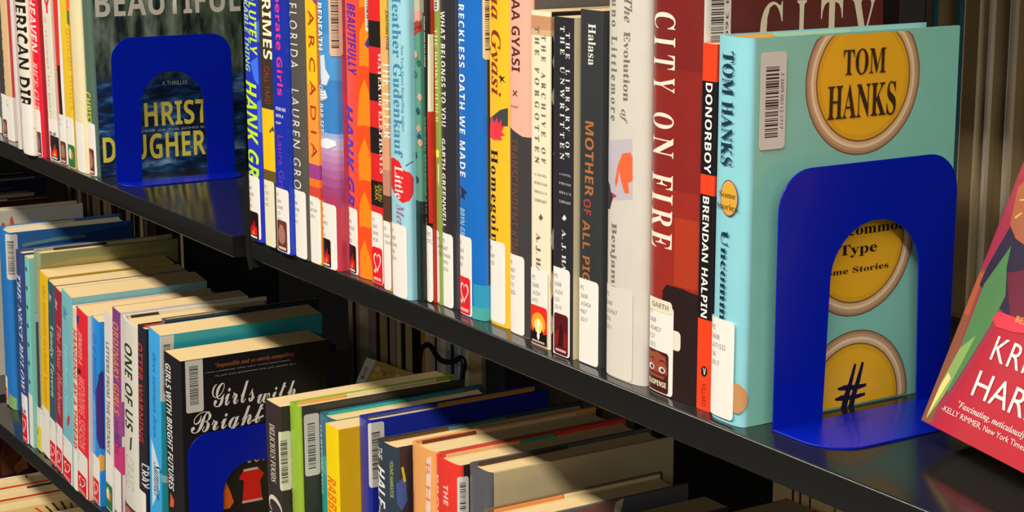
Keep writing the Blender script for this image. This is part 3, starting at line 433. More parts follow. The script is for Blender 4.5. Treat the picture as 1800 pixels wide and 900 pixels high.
 ('hardcover_book','pale turquoise hardcover with gold buttons on its front, standing behind the large blue bookend',-4,7.5,30.2,159.5,222.5,0,0,'H','8fd3dc','86cab6',0,[('L','f2b04a',0,0.2),('L','a8dcc4',0.2,0.6)],'fiction books on the upper right shelf',[('p','6a4830',[(140.7,195.2),(140.3,201.4),(138.9,207.5),(136.8,213.4),(133.8,218.9),(130,221.5),(125.6,221.5),(120.6,221.5),(115.1,221.5),(109.2,221.5),(103.1,221.5),(96.9,221.5),(90.6,221.5),(84.5,221.5),(78.7,221.5),(73.2,221.5),(68.2,221.5),(63.8,221.5),(60,218.9),(57,213.4),(54.8,207.5),(53.5,201.4),(53.1,195.2),(53.5,189),(54.8,182.9),(57,177),(60,171.5),(63.8,166.5),(68.2,162.1),(73.2,158.3),(78.7,155.3),(84.5,153.1),(90.6,151.8),(96.9,151.4),(103.1,151.8),(109.2,153.1),(115.1,155.3),(120.6,158.3),(125.6,162.1),(130,166.5),(133.8,171.5),(136.8,177),(138.9,182.9),(140.3,189)]),('p','b08a64',[(140.1,195.2),(139.6,201.3),(138.3,207.4),(136.2,213.1),(133.2,218.5),(129.5,221.5),(125.2,221.5),(120.2,221.5),(114.8,221.5),(109,221.5),(103,221.5),(96.9,221.5),(90.7,221.5),(84.7,221.5),(79,221.5),(73.5,221.5),(68.6,221.5),(64.3,221.5),(60.6,218.5),(57.6,213.1),(55.5,207.4),(54.2,201.3),(53.7,195.2),(54.2,189.1),(55.5,183),(57.6,177.3),(60.6,171.9),(64.3,166.9),(68.6,162.6),(73.5,158.9),(79,155.9),(84.7,153.8),(90.7,152.5),(96.9,152),(103,152.5),(109,153.8),(114.8,155.9),(120.2,158.9),(125.2,162.6),(129.5,166.9),(133.2,171.9),(136.2,177.3),(138.3,183),(139.6,189.1)]),('p','c8a47c',[(138.5,195.2),(138.1,201.1),(136.8,206.9),(134.8,212.5),(131.9,217.7),(128.4,221.5),(124.2,221.5),(119.4,221.5),(114.2,221.5),(108.6,221.5),(102.8,221.5),(96.9,221.5),(91,221.5),(85.2,221.5),(79.6,221.5),(74.4,221.5),(69.6,221.5),(65.4,221.5),(61.9,217.7),(59,212.5),(56.9,206.9),(55.7,201.1),(55.3,195.2),(55.7,189.3),(56.9,183.5),(59,177.9),(61.9,172.7),(65.4,167.9),(69.6,163.7),(74.4,160.2),(79.6,157.3),(85.2,155.2),(91,154),(96.9,153.6),(102.8,154),(108.6,155.2),(114.2,157.3),(119.4,160.2),(124.2,163.7),(128.4,167.9),(131.9,172.7),(134.8,177.9),(136.8,183.5),(138.1,189.3)]),('p','f0d8ac',[(136.5,195.2),(136.1,200.8),(134.9,206.4),(133,211.7),(130.3,216.6),(126.9,221.2),(122.9,221.5),(118.3,221.5),(113.4,221.5),(108.1,221.5),(102.5,221.5),(96.9,221.5),(91.2,221.5),(85.7,221.5),(80.4,221.5),(75.4,221.5),(70.9,221.5),(66.9,221.2),(63.5,216.6),(60.8,211.7),(58.8,206.4),(57.6,200.8),(57.2,195.2),(57.6,189.6),(58.8,184),(60.8,178.7),(63.5,173.8),(66.9,169.2),(70.9,165.2),(75.4,161.8),(80.4,159.1),(85.7,157.1),(91.2,155.9),(96.9,155.5),(102.5,155.9),(108.1,157.1),(113.4,159.1),(118.3,161.8),(122.9,165.2),(126.9,169.2),(130.3,173.8),(133,178.7),(134.9,184),(136.1,189.6)]),('p','dcb88a',[(134.8,195.2),(134.4,200.6),(133.3,205.9),(131.4,210.9),(128.8,215.7),(125.5,220),(121.7,221.5),(117.4,221.5),(112.6,221.5),(107.6,221.5),(102.3,221.5),(96.9,221.5),(91.5,221.5),(86.2,221.5),(81.1,221.5),(76.4,221.5),(72.1,221.5),(68.2,220),(65,215.7),(62.4,210.9),(60.5,205.9),(59.4,200.6),(59,195.2),(59.4,189.8),(60.5,184.5),(62.4,179.4),(65,174.7),(68.2,170.4),(72.1,166.5),(76.4,163.3),(81.1,160.7),(86.2,158.8),(91.5,157.7),(96.9,157.3),(102.3,157.7),(107.6,158.8),(112.6,160.7),(117.4,163.3),(121.7,166.5),(125.5,170.4),(128.8,174.7),(131.4,179.4),(133.3,184.5),(134.4,189.8)]),('p','8a6438',[(133,195.2),(132.7,200.3),(131.6,205.4),(129.8,210.2),(127.3,214.7),(124.2,218.9),(120.6,221.5),(116.4,221.5),(111.9,221.5),(107.1,221.5),(102,221.5),(96.9,221.5),(91.7,221.5),(86.7,221.5),(81.9,221.5),(77.3,221.5),(73.2,221.5),(69.6,218.9),(66.5,214.7),(64,210.2),(62.2,205.4),(61.1,200.3),(60.7,195.2),(61.1,190.1),(62.2,185),(64,180.2),(66.5,175.7),(69.6,171.5),(73.2,167.9),(77.3,164.8),(81.9,162.3),(86.7,160.5),(91.7,159.4),(96.9,159),(102,159.4),(107.1,160.5),(111.9,162.3),(116.4,164.8),(120.6,167.9),(124.2,171.5),(127.3,175.7),(129.8,180.2),(131.6,185),(132.7,190.1)]),('p','e2a820',[(131.9,195.2),(131.6,200.2),(130.5,205.1),(128.8,209.8),(126.4,214.2),(123.4,218.2),(119.8,221.5),(115.8,221.5),(111.5,221.5),(106.8,221.5),(101.9,221.5),(96.9,221.5),(91.9,221.5),(87,221.5),(82.3,221.5),(77.9,221.5),(73.9,221.5),(70.4,218.2),(67.4,214.2),(65,209.8),(63.2,205.1),(62.2,200.2),(61.8,195.2),(62.2,190.2),(63.2,185.3),(65,180.6),(67.4,176.2),(70.4,172.2),(73.9,168.7),(77.9,165.7),(82.3,163.3),(87,161.6),(91.9,160.5),(96.9,160.1),(101.9,160.5),(106.8,161.6),(111.5,163.3),(115.8,165.7),(119.8,168.7),(123.4,172.2),(126.4,176.2),(128.8,180.6),(130.5,185.3),(131.6,190.2)]),('p','eeb424',[(129.3,195.2),(129,199.8),(128,204.3),(126.4,208.7),(124.2,212.7),(121.4,216.4),(118.1,219.7),(114.4,221.5),(110.4,221.5),(106,221.5),(101.5,221.5),(96.9,221.5),(92.3,221.5),(87.7,221.5),(83.4,221.5),(79.4,221.5),(75.6,219.7),(72.4,216.4),(69.6,212.7),(67.4,208.7),(65.8,204.3),(64.8,199.8),(64.5,195.2),(64.8,190.6),(65.8,186.1),(67.4,181.7),(69.6,177.7),(72.4,174),(75.6,170.7),(79.4,167.9),(83.4,165.7),(87.7,164.1),(92.3,163.1),(96.9,162.8),(101.5,163.1),(106,164.1),(110.4,165.7),(114.4,167.9),(118.1,170.7),(121.4,174),(124.2,177.7),(126.4,181.7),(128,186.1),(129,190.6)]),('p','6a4830',[(140.7,99.3),(140.3,105.6),(138.9,111.7),(136.8,117.5),(133.8,123),(130,128),(125.6,132.5),(120.6,136.2),(115.1,139.2),(109.2,141.4),(103.1,142.7),(96.9,143.2),(90.6,142.7),(84.5,141.4),(78.7,139.2),(73.2,136.2),(68.2,132.5),(63.8,128),(60,123),(57,117.5),(54.8,111.7),(53.5,105.6),(53.1,99.3),(53.5,93.1),(54.8,87),(57,81.1),(60,75.6),(63.8,70.6),(68.2,66.2),(73.2,62.5),(78.7,59.5),(84.5,57.3),(90.6,56),(96.9,55.5),(103.1,56),(109.2,57.3),(115.1,59.5),(120.6,62.5),(125.6,66.2),(130,70.6),(133.8,75.6),(136.8,81.1),(138.9,87),(140.3,93.1)]),('p','b08a64',[(140.1,99.3),(139.6,105.5),(138.3,111.5),(136.2,117.3),(133.2,122.7),(129.5,127.6),(125.2,132),(120.2,135.7),(114.8,138.6),(109,140.8),(103,142.1),(96.9,142.5),(90.7,142.1),(84.7,140.8),(79,138.6),(73.5,135.7),(68.6,132),(64.3,127.6),(60.6,122.7),(57.6,117.3),(55.5,111.5),(54.2,105.5),(53.7,99.3),(54.2,93.2),(55.5,87.2),(57.6,81.4),(60.6,76),(64.3,71.1),(68.6,66.7),(73.5,63),(79,60.1),(84.7,57.9),(90.7,56.6),(96.9,56.2),(103,56.6),(109,57.9),(114.8,60.1),(120.2,63),(125.2,66.7),(129.5,71.1),(133.2,76),(136.2,81.4),(138.3,87.2),(139.6,93.2)]),('p','c8a47c',[(138.5,99.3),(138.1,105.3),(136.8,111.1),(134.8,116.6),(131.9,121.9),(128.4,126.6),(124.2,130.8),(119.4,134.4),(114.2,137.2),(108.6,139.3),(102.8,140.6),(96.9,141),(91,140.6),(85.2,139.3),(79.6,137.2),(74.4,134.4),(69.6,130.8),(65.4,126.6),(61.9,121.9),(59,116.6),(56.9,111.1),(55.7,105.3),(55.3,99.3),(55.7,93.4),(56.9,87.6),(59,82),(61.9,76.8),(65.4,72.1),(69.6,67.9),(74.4,64.3),(79.6,61.5),(85.2,59.4),(91,58.1),(96.9,57.7),(102.8,58.1),(108.6,59.4),(114.2,61.5),(119.4,64.3),(124.2,67.9),(128.4,72.1),(131.9,76.8),(134.8,82),(136.8,87.6),(138.1,93.4)]),('p','f0d8ac',[(136.5,99.3),(136.1,105),(134.9,110.5),(133,115.8),(130.3,120.8),(126.9,125.3),(122.9,129.3),(118.3,132.7),(113.4,135.4),(108.1,137.4),(102.5,138.6),(96.9,139),(91.2,138.6),(85.7,137.4),(80.4,135.4),(75.4,132.7),(70.9,129.3),(66.9,125.3),(63.5,120.8),(60.8,115.8),(58.8,110.5),(57.6,105),(57.2,99.3),(57.6,93.7),(58.8,88.2),(60.8,82.9),(63.5,77.9),(66.9,73.4),(70.9,69.4),(75.4,66),(80.4,63.3),(85.7,61.3),(91.2,60.1),(96.9,59.7),(102.5,60.1),(108.1,61.3),(113.4,63.3),(118.3,66),(122.9,69.4),(126.9,73.4),(130.3,77.9),(133,82.9),(134.9,88.2),(136.1,93.7)]),('p','dcb88a',[(134.8,99.3),(134.4,104.7),(133.3,110),(131.4,115.1),(128.8,119.8),(125.5,124.2),(121.7,128),(117.4,131.2),(112.6,133.8),(107.6,135.7),(102.3,136.9),(96.9,137.3),(91.5,136.9),(86.2,135.7),(81.1,133.8),(76.4,131.2),(72.1,128),(68.2,124.2),(65,119.8),(62.4,115.1),(60.5,110),(59.4,104.7),(59,99.3),(59.4,93.9),(60.5,88.7),(62.4,83.6),(65,78.8),(68.2,74.5),(72.1,70.7),(76.4,67.4),(81.1,64.9),(86.2,63),(91.5,61.8),(96.9,61.4),(102.3,61.8),(107.6,63),(112.6,64.9),(117.4,67.4),(121.7,70.7),(125.5,74.5),(128.8,78.8),(131.4,83.6),(133.3,88.7),(134.4,93.9)]),('p','8a6438',[(133,99.3),(132.7,104.5),(131.6,109.5),(129.8,114.4),(127.3,118.9),(124.2,123),(120.6,126.7),(116.4,129.8),(111.9,132.2),(107.1,134),(102,135.1),(96.9,135.5),(91.7,135.1),(86.7,134),(81.9,132.2),(77.3,129.8),(73.2,126.7),(69.6,123),(66.5,118.9),(64,114.4),(62.2,109.5),(61.1,104.5),(60.7,99.3),(61.1,94.2),(62.2,89.2),(64,84.3),(66.5,79.8),(69.6,75.7),(73.2,72),(77.3,68.9),(81.9,66.5),(86.7,64.6),(91.7,63.6),(96.9,63.2),(102,63.6),(107.1,64.6),(111.9,66.5),(116.4,68.9),(120.6,72),(124.2,75.7),(127.3,79.8),(129.8,84.3),(131.6,89.2),(132.7,94.2)]),('p','e2a820',[(131.9,99.3),(131.6,104.3),(130.5,109.2),(128.8,113.9),(126.4,118.3),(123.4,122.3),(119.8,125.8),(115.8,128.8),(111.5,131.2),(106.8,133),(101.9,134),(96.9,134.4),(91.9,134),(87,133),(82.3,131.2),(77.9,128.8),(73.9,125.8),(70.4,122.3),(67.4,118.3),(65,113.9),(63.2,109.2),(62.2,104.3),(61.8,99.3),(62.2,94.4),(63.2,89.5),(65,84.8),(67.4,80.4),(70.4,76.4),(73.9,72.8),(77.9,69.8),(82.3,67.4),(87,65.7),(91.9,64.6),(96.9,64.3),(101.9,64.6),(106.8,65.7),(111.5,67.4),(115.8,69.8),(119.8,72.8),(123.4,76.4),(126.4,80.4),(128.8,84.8),(130.5,89.5),(131.6,94.4)]),('p','eeb424',[(129.3,99.3),(129,104),(128,108.5),(126.4,112.8),(124.2,116.9),(121.4,120.6),(118.1,123.9),(114.4,126.6),(110.4,128.8),(106,130.5),(101.5,131.4),(96.9,131.8),(92.3,131.4),(87.7,130.5),(83.4,128.8),(79.4,126.6),(75.6,123.9),(72.4,120.6),(69.6,116.9),(67.4,112.8),(65.8,108.5),(64.8,104),(64.5,99.3),(64.8,94.7),(65.8,90.2),(67.4,85.9),(69.6,81.8),(72.4,78.1),(75.6,74.8),(79.4,72.1),(83.4,69.8),(87.7,68.2),(92.3,67.2),(96.9,66.9),(101.5,67.2),(106,68.2),(110.4,69.8),(114.4,72.1),(118.1,74.8),(121.4,78.1),(124.2,81.8),(126.4,85.9),(128,90.2),(129,94.7)]),('p','6a4830',[(140.7,2.9),(140.3,9.2),(138.9,15.3),(136.8,21.2),(133.8,26.6),(130,31.6),(125.6,36.1),(120.6,39.8),(115.1,42.8),(109.2,45),(103.1,46.3),(96.9,46.8),(90.6,46.3),(84.5,45),(78.7,42.8),(73.2,39.8),(68.2,36.1),(63.8,31.6),(60,26.6),(57,21.2),(54.8,15.3),(53.5,9.2),(53.1,2.9),(53.5,1.5),(54.8,1.5),(57,1.5),(60,1.5),(63.8,1.5),(68.2,1.5),(73.2,1.5),(78.7,1.5),(84.5,1.5),(90.6,1.5),(96.9,1.5),(103.1,1.5),(109.2,1.5),(115.1,1.5),(120.6,1.5),(125.6,1.5),(130,1.5),(133.8,1.5),(136.8,1.5),(138.9,1.5),(140.3,1.5)]),('p','b08a64',[(140.1,2.9),(139.6,9.1),(138.3,15.1),(136.2,20.9),(133.2,26.3),(129.5,31.2),(125.2,35.6),(120.2,39.3),(114.8,42.2),(109,44.4),(103,45.7),(96.9,46.1),(90.7,45.7),(84.7,44.4),(79,42.2),(73.5,39.3),(68.6,35.6),(64.3,31.2),(60.6,26.3),(57.6,20.9),(55.5,15.1),(54.2,9.1),(53.7,2.9),(54.2,1.5),(55.5,1.5),(57.6,1.5),(60.6,1.5),(64.3,1.5),(68.6,1.5),(73.5,1.5),(79,1.5),(84.7,1.5),(90.7,1.5),(96.9,1.5),(103,1.5),(109,1.5),(114.8,1.5),(120.2,1.5),(125.2,1.5),(129.5,1.5),(133.2,1.5),(136.2,1.5),(138.3,1.5),(139.6,1.5)]),('p','c8a47c',[(138.5,2.9),(138.1,8.9),(136.8,14.7),(134.8,20.2),(131.9,25.5),(128.4,30.2),(124.2,34.4),(119.4,38),(114.2,40.8),(108.6,42.9),(102.8,44.2),(96.9,44.6),(91,44.2),(85.2,42.9),(79.6,40.8),(74.4,38),(69.6,34.4),(65.4,30.2),(61.9,25.5),(59,20.2),(56.9,14.7),(55.7,8.9),(55.3,2.9),(55.7,1.5),(56.9,1.5),(59,1.5),(61.9,1.5),(65.4,1.5),(69.6,1.5),(74.4,1.5),(79.6,1.5),(85.2,1.5),(91,1.5),(96.9,1.5),(102.8,1.5),(108.6,1.5),(114.2,1.5),(119.4,1.5),(124.2,1.5),(128.4,1.5),(131.9,1.5),(134.8,1.5),(136.8,1.5),(138.1,1.5)]),('p','f0d8ac',[(136.5,2.9),(136.1,8.6),(134.9,14.1),(133,19.4),(130.3,24.4),(126.9,28.9),(122.9,32.9),(118.3,36.3),(113.4,39),(108.1,41),(102.5,42.2),(96.9,42.6),(91.2,42.2),(85.7,41),(80.4,39),(75.4,36.3),(70.9,32.9),(66.9,28.9),(63.5,24.4),(60.8,19.4),(58.8,14.1),(57.6,8.6),(57.2,2.9),(57.6,1.5),(58.8,1.5),(60.8,1.5),(63.5,1.5),(66.9,1.5),(70.9,1.5),(75.4,1.5),(80.4,1.5),(85.7,1.5),(91.2,1.5),(96.9,1.5),(102.5,1.5),(108.1,1.5),(113.4,1.5),(118.3,1.5),(122.9,1.5),(126.9,1.5),(130.3,1.5),(133,1.5),(134.9,1.5),(136.1,1.5)]),('p','dcb88a',[(134.8,2.9),(134.4,8.3),(133.3,13.6),(131.4,18.7),(128.8,23.4),(125.5,27.8),(121.7,31.6),(117.4,34.8),(112.6,37.4),(107.6,39.3),(102.3,40.5),(96.9,40.9),(91.5,40.5),(86.2,39.3),(81.1,37.4),(76.4,34.8),(72.1,31.6),(68.2,27.8),(65,23.4),(62.4,18.7),(60.5,13.6),(59.4,8.3),(59,2.9),(59.4,1.5),(60.5,1.5),(62.4,1.5),(65,1.5),(68.2,1.5),(72.1,1.5),(76.4,1.5),(81.1,1.5),(86.2,1.5),(91.5,1.5),(96.9,1.5),(102.3,1.5),(107.6,1.5),(112.6,1.5),(117.4,1.5),(121.7,1.5),(125.5,1.5),(128.8,1.5),(131.4,1.5),(133.3,1.5),(134.4,1.5)]),('p','8a6438',[(133,2.9),(132.7,8.1),(131.6,13.1),(129.8,18),(127.3,22.5),(124.2,26.6),(120.6,30.3),(116.4,33.4),(111.9,35.8),(107.1,37.6),(102,38.7),(96.9,39.1),(91.7,38.7),(86.7,37.6),(81.9,35.8),(77.3,33.4),(73.2,30.3),(69.6,26.6),(66.5,22.5),(64,18),(62.2,13.1),(61.1,8.1),(60.7,2.9),(61.1,1.5),(62.2,1.5),(64,1.5),(66.5,1.5),(69.6,1.5),(73.2,1.5),(77.3,1.5),(81.9,1.5),(86.7,1.5),(91.7,1.5),(96.9,1.5),(102,1.5),(107.1,1.5),(111.9,1.5),(116.4,1.5),(120.6,1.5),(124.2,1.5),(127.3,1.5),(129.8,1.5),(131.6,1.5),(132.7,1.5)]),('p','e2a820',[(131.9,2.9),(131.6,7.9),(130.5,12.8),(128.8,17.5),(126.4,21.9),(123.4,25.9),(119.8,29.4),(115.8,32.4),(111.5,34.8),(106.8,36.6),(101.9,37.7),(96.9,38),(91.9,37.7),(87,36.6),(82.3,34.8),(77.9,32.4),(73.9,29.4),(70.4,25.9),(67.4,21.9),(65,17.5),(63.2,12.8),(62.2,7.9),(61.8,2.9),(62.2,1.5),(63.2,1.5),(65,1.5),(67.4,1.5),(70.4,1.5),(73.9,1.5),(77.9,1.5),(82.3,1.5),(87,1.5),(91.9,1.5),(96.9,1.5),(101.9,1.5),(106.8,1.5),(111.5,1.5),(115.8,1.5),(119.8,1.5),(123.4,1.5),(126.4,1.5),(128.8,1.5),(130.5,1.5),(131.6,1.5)]),('p','eeb424',[(129.3,2.9),(129,7.6),(128,12.1),(126.4,16.4),(124.2,20.5),(121.4,24.2),(118.1,27.5),(114.4,30.2),(110.4,32.4),(106,34.1),(101.5,35),(96.9,35.4),(92.3,35),(87.7,34.1),(83.4,32.4),(79.4,30.2),(75.6,27.5),(72.4,24.2),(69.6,20.5),(67.4,16.4),(65.8,12.1),(64.8,7.6),(64.5,2.9),(64.8,1.5),(65.8,1.5),(67.4,1.5),(69.6,1.5),(72.4,1.5),(75.6,1.5),(79.4,1.5),(83.4,1.5),(87.7,1.5),(92.3,1.5),(96.9,1.5),(101.5,1.5),(106,1.5),(110.4,1.5),(114.4,1.5),(118.1,1.5),(121.4,1.5),(124.2,1.5),(126.4,1.5),(128,1.5),(129,1.5)]),('h','TOM','slabn',80.2,112.6,198.2,213.1,'3c2a1c'),('h','HANKS','slabn',69.4,121.7,173.3,193.1,'3c2a1c'),('h','Uncommon','ser',72.4,134.5,104.4,110.4,'20180e'),('h','Type','ser',82.1,111.4,91.5,99.1,'20180e'),('h','Some Stories','ser',67.3,121.2,82.1,85.6,'2a2014'),('p','1c1430',[(97.1,26.6),(98.9,25.7),(96.3,14.9),(93.6,4.7),(91.7,-2.7),(87.2,-1.3),(89.9,8.1),(93.1,15.3)]),('p','1c1430',[(102.9,26.8),(104.8,25.9),(102.2,14.7),(99,5.3),(97.6,-1.9),(93,-1.5),(95.3,6.9),(99,15.9)]),('p','1c1430',[(84.3,13.2),(90.5,14.3),(98.6,13.1),(107.3,12.8),(107.3,11),(100.6,10),(91.6,10.7),(85.3,11.7)]),('p','1c1430',[(82.4,6.9),(88.1,8.4),(96.2,7.1),(106.6,7.3),(106.7,5.5),(100,4.4),(89.1,4.7),(83.3,5.7)]),('t','TOM HANKS','ser',-2.2,214.4,150.3,10.2,'12344e'),('t','Uncommon Type','ser',-3,113.2,13.7,8,'12344e'),('p','7a5430',[(8.5,132),(8.4,133.7),(8.1,135.2),(7.6,136.7),(7,138.1),(6.2,139.4),(5.3,140.4),(4.3,141.3),(3.2,141.9),(2.1,142.3),(0.9,142.4),(-0.3,142.3),(-1.5,141.9),(-2.6,141.3),(-3.6,140.4),(-4.5,139.4),(-5.3,138.1),(-5.9,136.7),(-6.4,135.2),(-6.6,133.7),(-6.7,132),(-6.6,130.4),(-6.4,128.8),(-5.9,127.3),(-5.3,125.9),(-4.5,124.7),(-3.6,123.6),(-2.6,122.8),(-1.5,122.1),(-0.3,121.8),(0.9,121.6),(2.1,121.8),(3.2,122.1),(4.3,122.8),(5.3,123.6),(6.2,124.7),(7,125.9),(7.6,127.3),(8.1,128.8),(8.4,130.4)]),('p','d8a878',[(7.9,132),(7.8,133.6),(7.5,135.1),(7.1,136.5),(6.5,137.8),(5.8,139),(5,140),(4.1,140.8),(3,141.3),(2,141.7),(0.9,141.8),(-0.2,141.7),(-1.3,141.3),(-2.3,140.8),(-3.2,140),(-4.1,139),(-4.8,137.8),(-5.4,136.5),(-5.8,135.1),(-6,133.6),(-6.1,132),(-6,130.5),(-5.8,129),(-5.4,127.6),(-4.8,126.3),(-4.1,125.1),(-3.2,124.1),(-2.3,123.3),(-1.3,122.7),(-0.2,122.3),(0.9,122.2),(2,122.3),(3,122.7),(4.1,123.3),(5,124.1),(5.8,125.1),(6.5,126.3),(7.1,127.6),(7.5,129),(7.8,130.5)]),('p','dfaa3a',[(7.1,132),(7,133.4),(6.8,134.8),(6.4,136.1),(5.9,137.3),(5.3,138.4),(4.5,139.3),(3.7,140),(2.8,140.6),(1.8,140.9),(0.9,141),(-0.1,140.9),(-1,140.6),(-1.9,140),(-2.8,139.3),(-3.5,138.4),(-4.1,137.3),(-4.6,136.1),(-5,134.8),(-5.2,133.4),(-5.3,132),(-5.2,130.6),(-5,129.2),(-4.6,127.9),(-4.1,126.7),(-3.5,125.7),(-2.8,124.7),(-1.9,124),(-1,123.5),(-0.1,123.1),(0.9,123),(1.8,123.1),(2.8,123.5),(3.7,124),(4.5,124.7),(5.3,125.7),(5.9,126.7),(6.4,127.9),(6.8,129.2),(7,130.6)]),('h','Some','ser',-7.8,6.6,132,135.4,'6a4a18'),('h','Stories','ser',-10.2,8.6,125.1,128.6,'6a4a18'),('p','c8925e',[(16.6,17),(16.5,18.4),(16.3,19.8),(16,21.1),(15.5,22.3),(14.9,23.4),(14.1,24.3),(13.3,25),(12.5,25.6),(11.6,25.9),(10.6,26),(9.7,25.9),(8.8,25.6),(7.9,25),(7.1,24.3),(6.4,23.4),(5.8,22.3),(5.3,21.1),(4.9,19.8),(4.7,18.4),(4.6,17),(4.7,15.6),(4.9,14.2),(5.3,12.9),(5.8,11.7),(6.4,10.7),(7.1,9.7),(7.9,9),(8.8,8.5),(9.7,8.1),(10.6,8),(11.6,8.1),(12.5,8.5),(13.3,9),(14.1,9.7),(14.9,10.7),(15.5,11.7),(16,12.9),(16.3,14.2),(16.5,15.6)]),('l',-18.7,8.5,2.8,61.1,'PS|3608|.A71522|U6|2017','efebe2'),('b',19.4,38.2,160.2,214.6,'3 3609 00112 1717','d9d5cb')]),
 ('paperback_book','grey book at the left frame edge of the upper shelf',-1506.9,19.1,45.1,144.4,215,-6.5,0,'P','6c6862','5a5650',0,[],'fiction books on the upper left shelf',[('l',-28,21.3,0.8,21.6,'','efebe2')]),
 ('paperback_book','dark grey book with small white lettering, second from the frame edge',-1441.7,14.6,19.4,142.9,215,-6.5,0,'P','47423e','6a5a48',0,[],'fiction books on the upper left shelf',[('t','SMALL WONDERS','s',10.8,139.5,55.4,3.5,'e2dcd4'),('l',-12,10.1,0.8,54.6,'PS|35','efebe2'),('s','face',-5.2,8.8,1.5,23)]),
 ('paperback_book','tan paperback with a thin red edge stripe',-1409.7,10.9,26.1,146.5,215,-6.5,0,'P','e8c490','d84858',0,[],'fiction books on the upper left shelf',[('l',-16.2,17.5,0.8,55,'PS|3557','efebe2'),('p','c84a58',[(21.2,179.6),(24,179.5),(19.9,54.1),(17.1,54.3)]),('p','e8b830',[(3.7,23.5),(10.9,26.4),(11.4,6.8),(1.5,1.4)])]),
 ('paperback_book','very thin pinkish white paperback',-1329.4,-0.6,11.3,139.5,215,-6.5,0,'P','e8dcd8','e0ccc8',0,[],'fiction books on the upper left shelf',[]),
 ('hardcover_book','cream hardcover with large black italic-like capitals on the upper left shelf',-1297.3,-6.2,39.6,150.4,215,-6.5,0,'H','efe8d6','e8d2ae',0,[],'fiction books on the upper left shelf',[('t','AMERICAN DIRT','sb',4,209,44.7,31.1,'201812'),('l',-24.6,20.8,1.3,60.1,'PS|3603|.U53','efebe2'),('p','8a5a3a',[(11.1,32.3),(21.6,33.6),(21.5,31.6),(10.8,30.2)])]),
 ('hardcover_book','bright red hardcover with pinkish white title on the upper left shelf',-1257.3,-0.4,24,158.1,215,-6.5,0,'H','f21c34','b01830',0,[],'fiction books on the upper left shelf',[('t','HEAVEN','sbi',0.4,186.2,121.6,18.8,'fde6e0'),('t','RICE CUT','seri',-0.3,111.1,54.2,15.9,'f8c8c4'),('l',-14.9,8.6,0.8,56.1,'','efebe2'),('s','purple',-9.6,7.2,1.5,30)]),
 ('paperback_book','white paperback with a red letter at the top and flame sticker below',-1225.4,5.1,30.9,141.9,215,-6.5,0,'P','ece6d2','e0d8c4',0,[],'fiction books on the upper left shelf',[('h','Y','sb',-7.9,15.6,168.3,187.4,'e0303a'),('t','a novel in parts','s',-4.7,163.7,36.9,8.3,'b8a898'),('l',-19.2,17.5,0.8,48.1,'PS','efebe2'),('s','flamew',-8.9,16.4,1.7,29.1)]),
 ('paperback_book','slim book striped red, white and black, left of the yellow spine',-1187,5.9,20,144,215,-6.5,0,'P','e4362e','f0e6e0',0,[],'fiction books on the upper left shelf',[('p','f2ece8',[(8.5,191.2),(12.3,191.2),(10.8,49.2),(2.3,48.4)]),('p','221812',[(-4.9,111.6),(3.3,112.3),(5.4,55.2),(-4.8,54)]),('l',-12.4,11,0.8,56.9,'PS|36','efebe2'),('s','face',-8.5,9.4,1.5,26.6)]),
 ('paperback_book','yellow book with leaf motif above and green sticker below',-1159.9,4.9,23.5,142.9,215,-6.5,0,'P','f2ca30','d8b040',0,[],'fiction books on the upper left shelf',[('p','f07a30',[(10.3,192.9),(15.9,192.8),(15.7,178),(9.6,175.6)]),('p','5a7a28',[(11.1,176.9),(13.6,174.4),(13.4,158.3),(10.7,162.1)]),('t','golden hours','sb',10.8,155.9,65.2,10.6,'e0b020'),('l',-14.6,12.1,0.8,57,'PS|36','efebe2'),('s','green',-8,11.9,1.5,26.6)]),
 ('hardcover_book','pale cream hardcover with dotted dark edge beside the forest cover book',-1133.3,4.5,36.2,152.8,215,-6.5,0,'H','f2e2b4','efdca8',0,[],'fiction books on the upper left shelf',[('t','............................','sb',20.9,188.7,97.1,1.9,'4a4030'),('l',-22.5,14.5,0.8,55.3,'','efebe2')]),
 ('hardcover_book','dark forest and water cover hardcover standing behind the left blue bookend',-1096.2,6.8,27.8,174,236,-6.5,0,'H','56705f','3c4c46',0,[],'fiction books on the upper left shelf',[('t','CHRISTI DAUGHERTY','sb',-3.4,91.2,-13.7,15.8,'d8dc3c'),('l',-17.2,11.3,0.8,57.9,'','efebe2'),('s','face',-11.1,6.4,1.5,29.7),('art','forest'),('h','BEAUTIFUL','sbn',18.5,185.4,171.6,201.3,'cfc9b6'),('h','A THRILLER','s',89.4,119.2,95.1,99.5,'c8c8c0'),('h','CHRISTI','sbn',50.4,150.5,50.6,77.4,'ecd850'),('h','AUTHOR OF THE ECHO KILLING','s',48.8,158.8,45.1,47.5,'c0c0b8'),('h','DAUGHERTY','sbn',19.2,166.8,15.2,43.1,'ecd850')]),
 ('hardcover_book','slate blue hardcover with white handwritten-looking letters, lower left shelf',-1405.3,4,25.6,160,251.2,-391.2,4,'H','3a4a86','2e3e78',0,[],'fiction books on the lower left shelf',[('t','THE NEST BELOW','bseri',-0.9,222.4,68,15.5,'e8ecf4'),('l',-15.9,12,0.8,65.1,'PS','efebe2'),('s','heart',-12,9.2,1.5,38.7)]),
 ('paperback_book','aqua paperback squeezed between the slate blue and the sage hardcover',-1378.2,6,16.4,143,250.1,-391.4,5.5,'P','7fd0c8','8ad4cc',0,[],'fiction books on the lower left shelf',[('p','d83a3a',[(-7.6,238.5),(-7.6,239.2),(-7.6,234.8),(-7.6,234.2)]),('t','. . . . . . . . . .','sb',-1.4,237.3,10.1,6.9,'2a5a60'),('l',-10.2,7.7,0.8,71.1,'','efebe2')]),
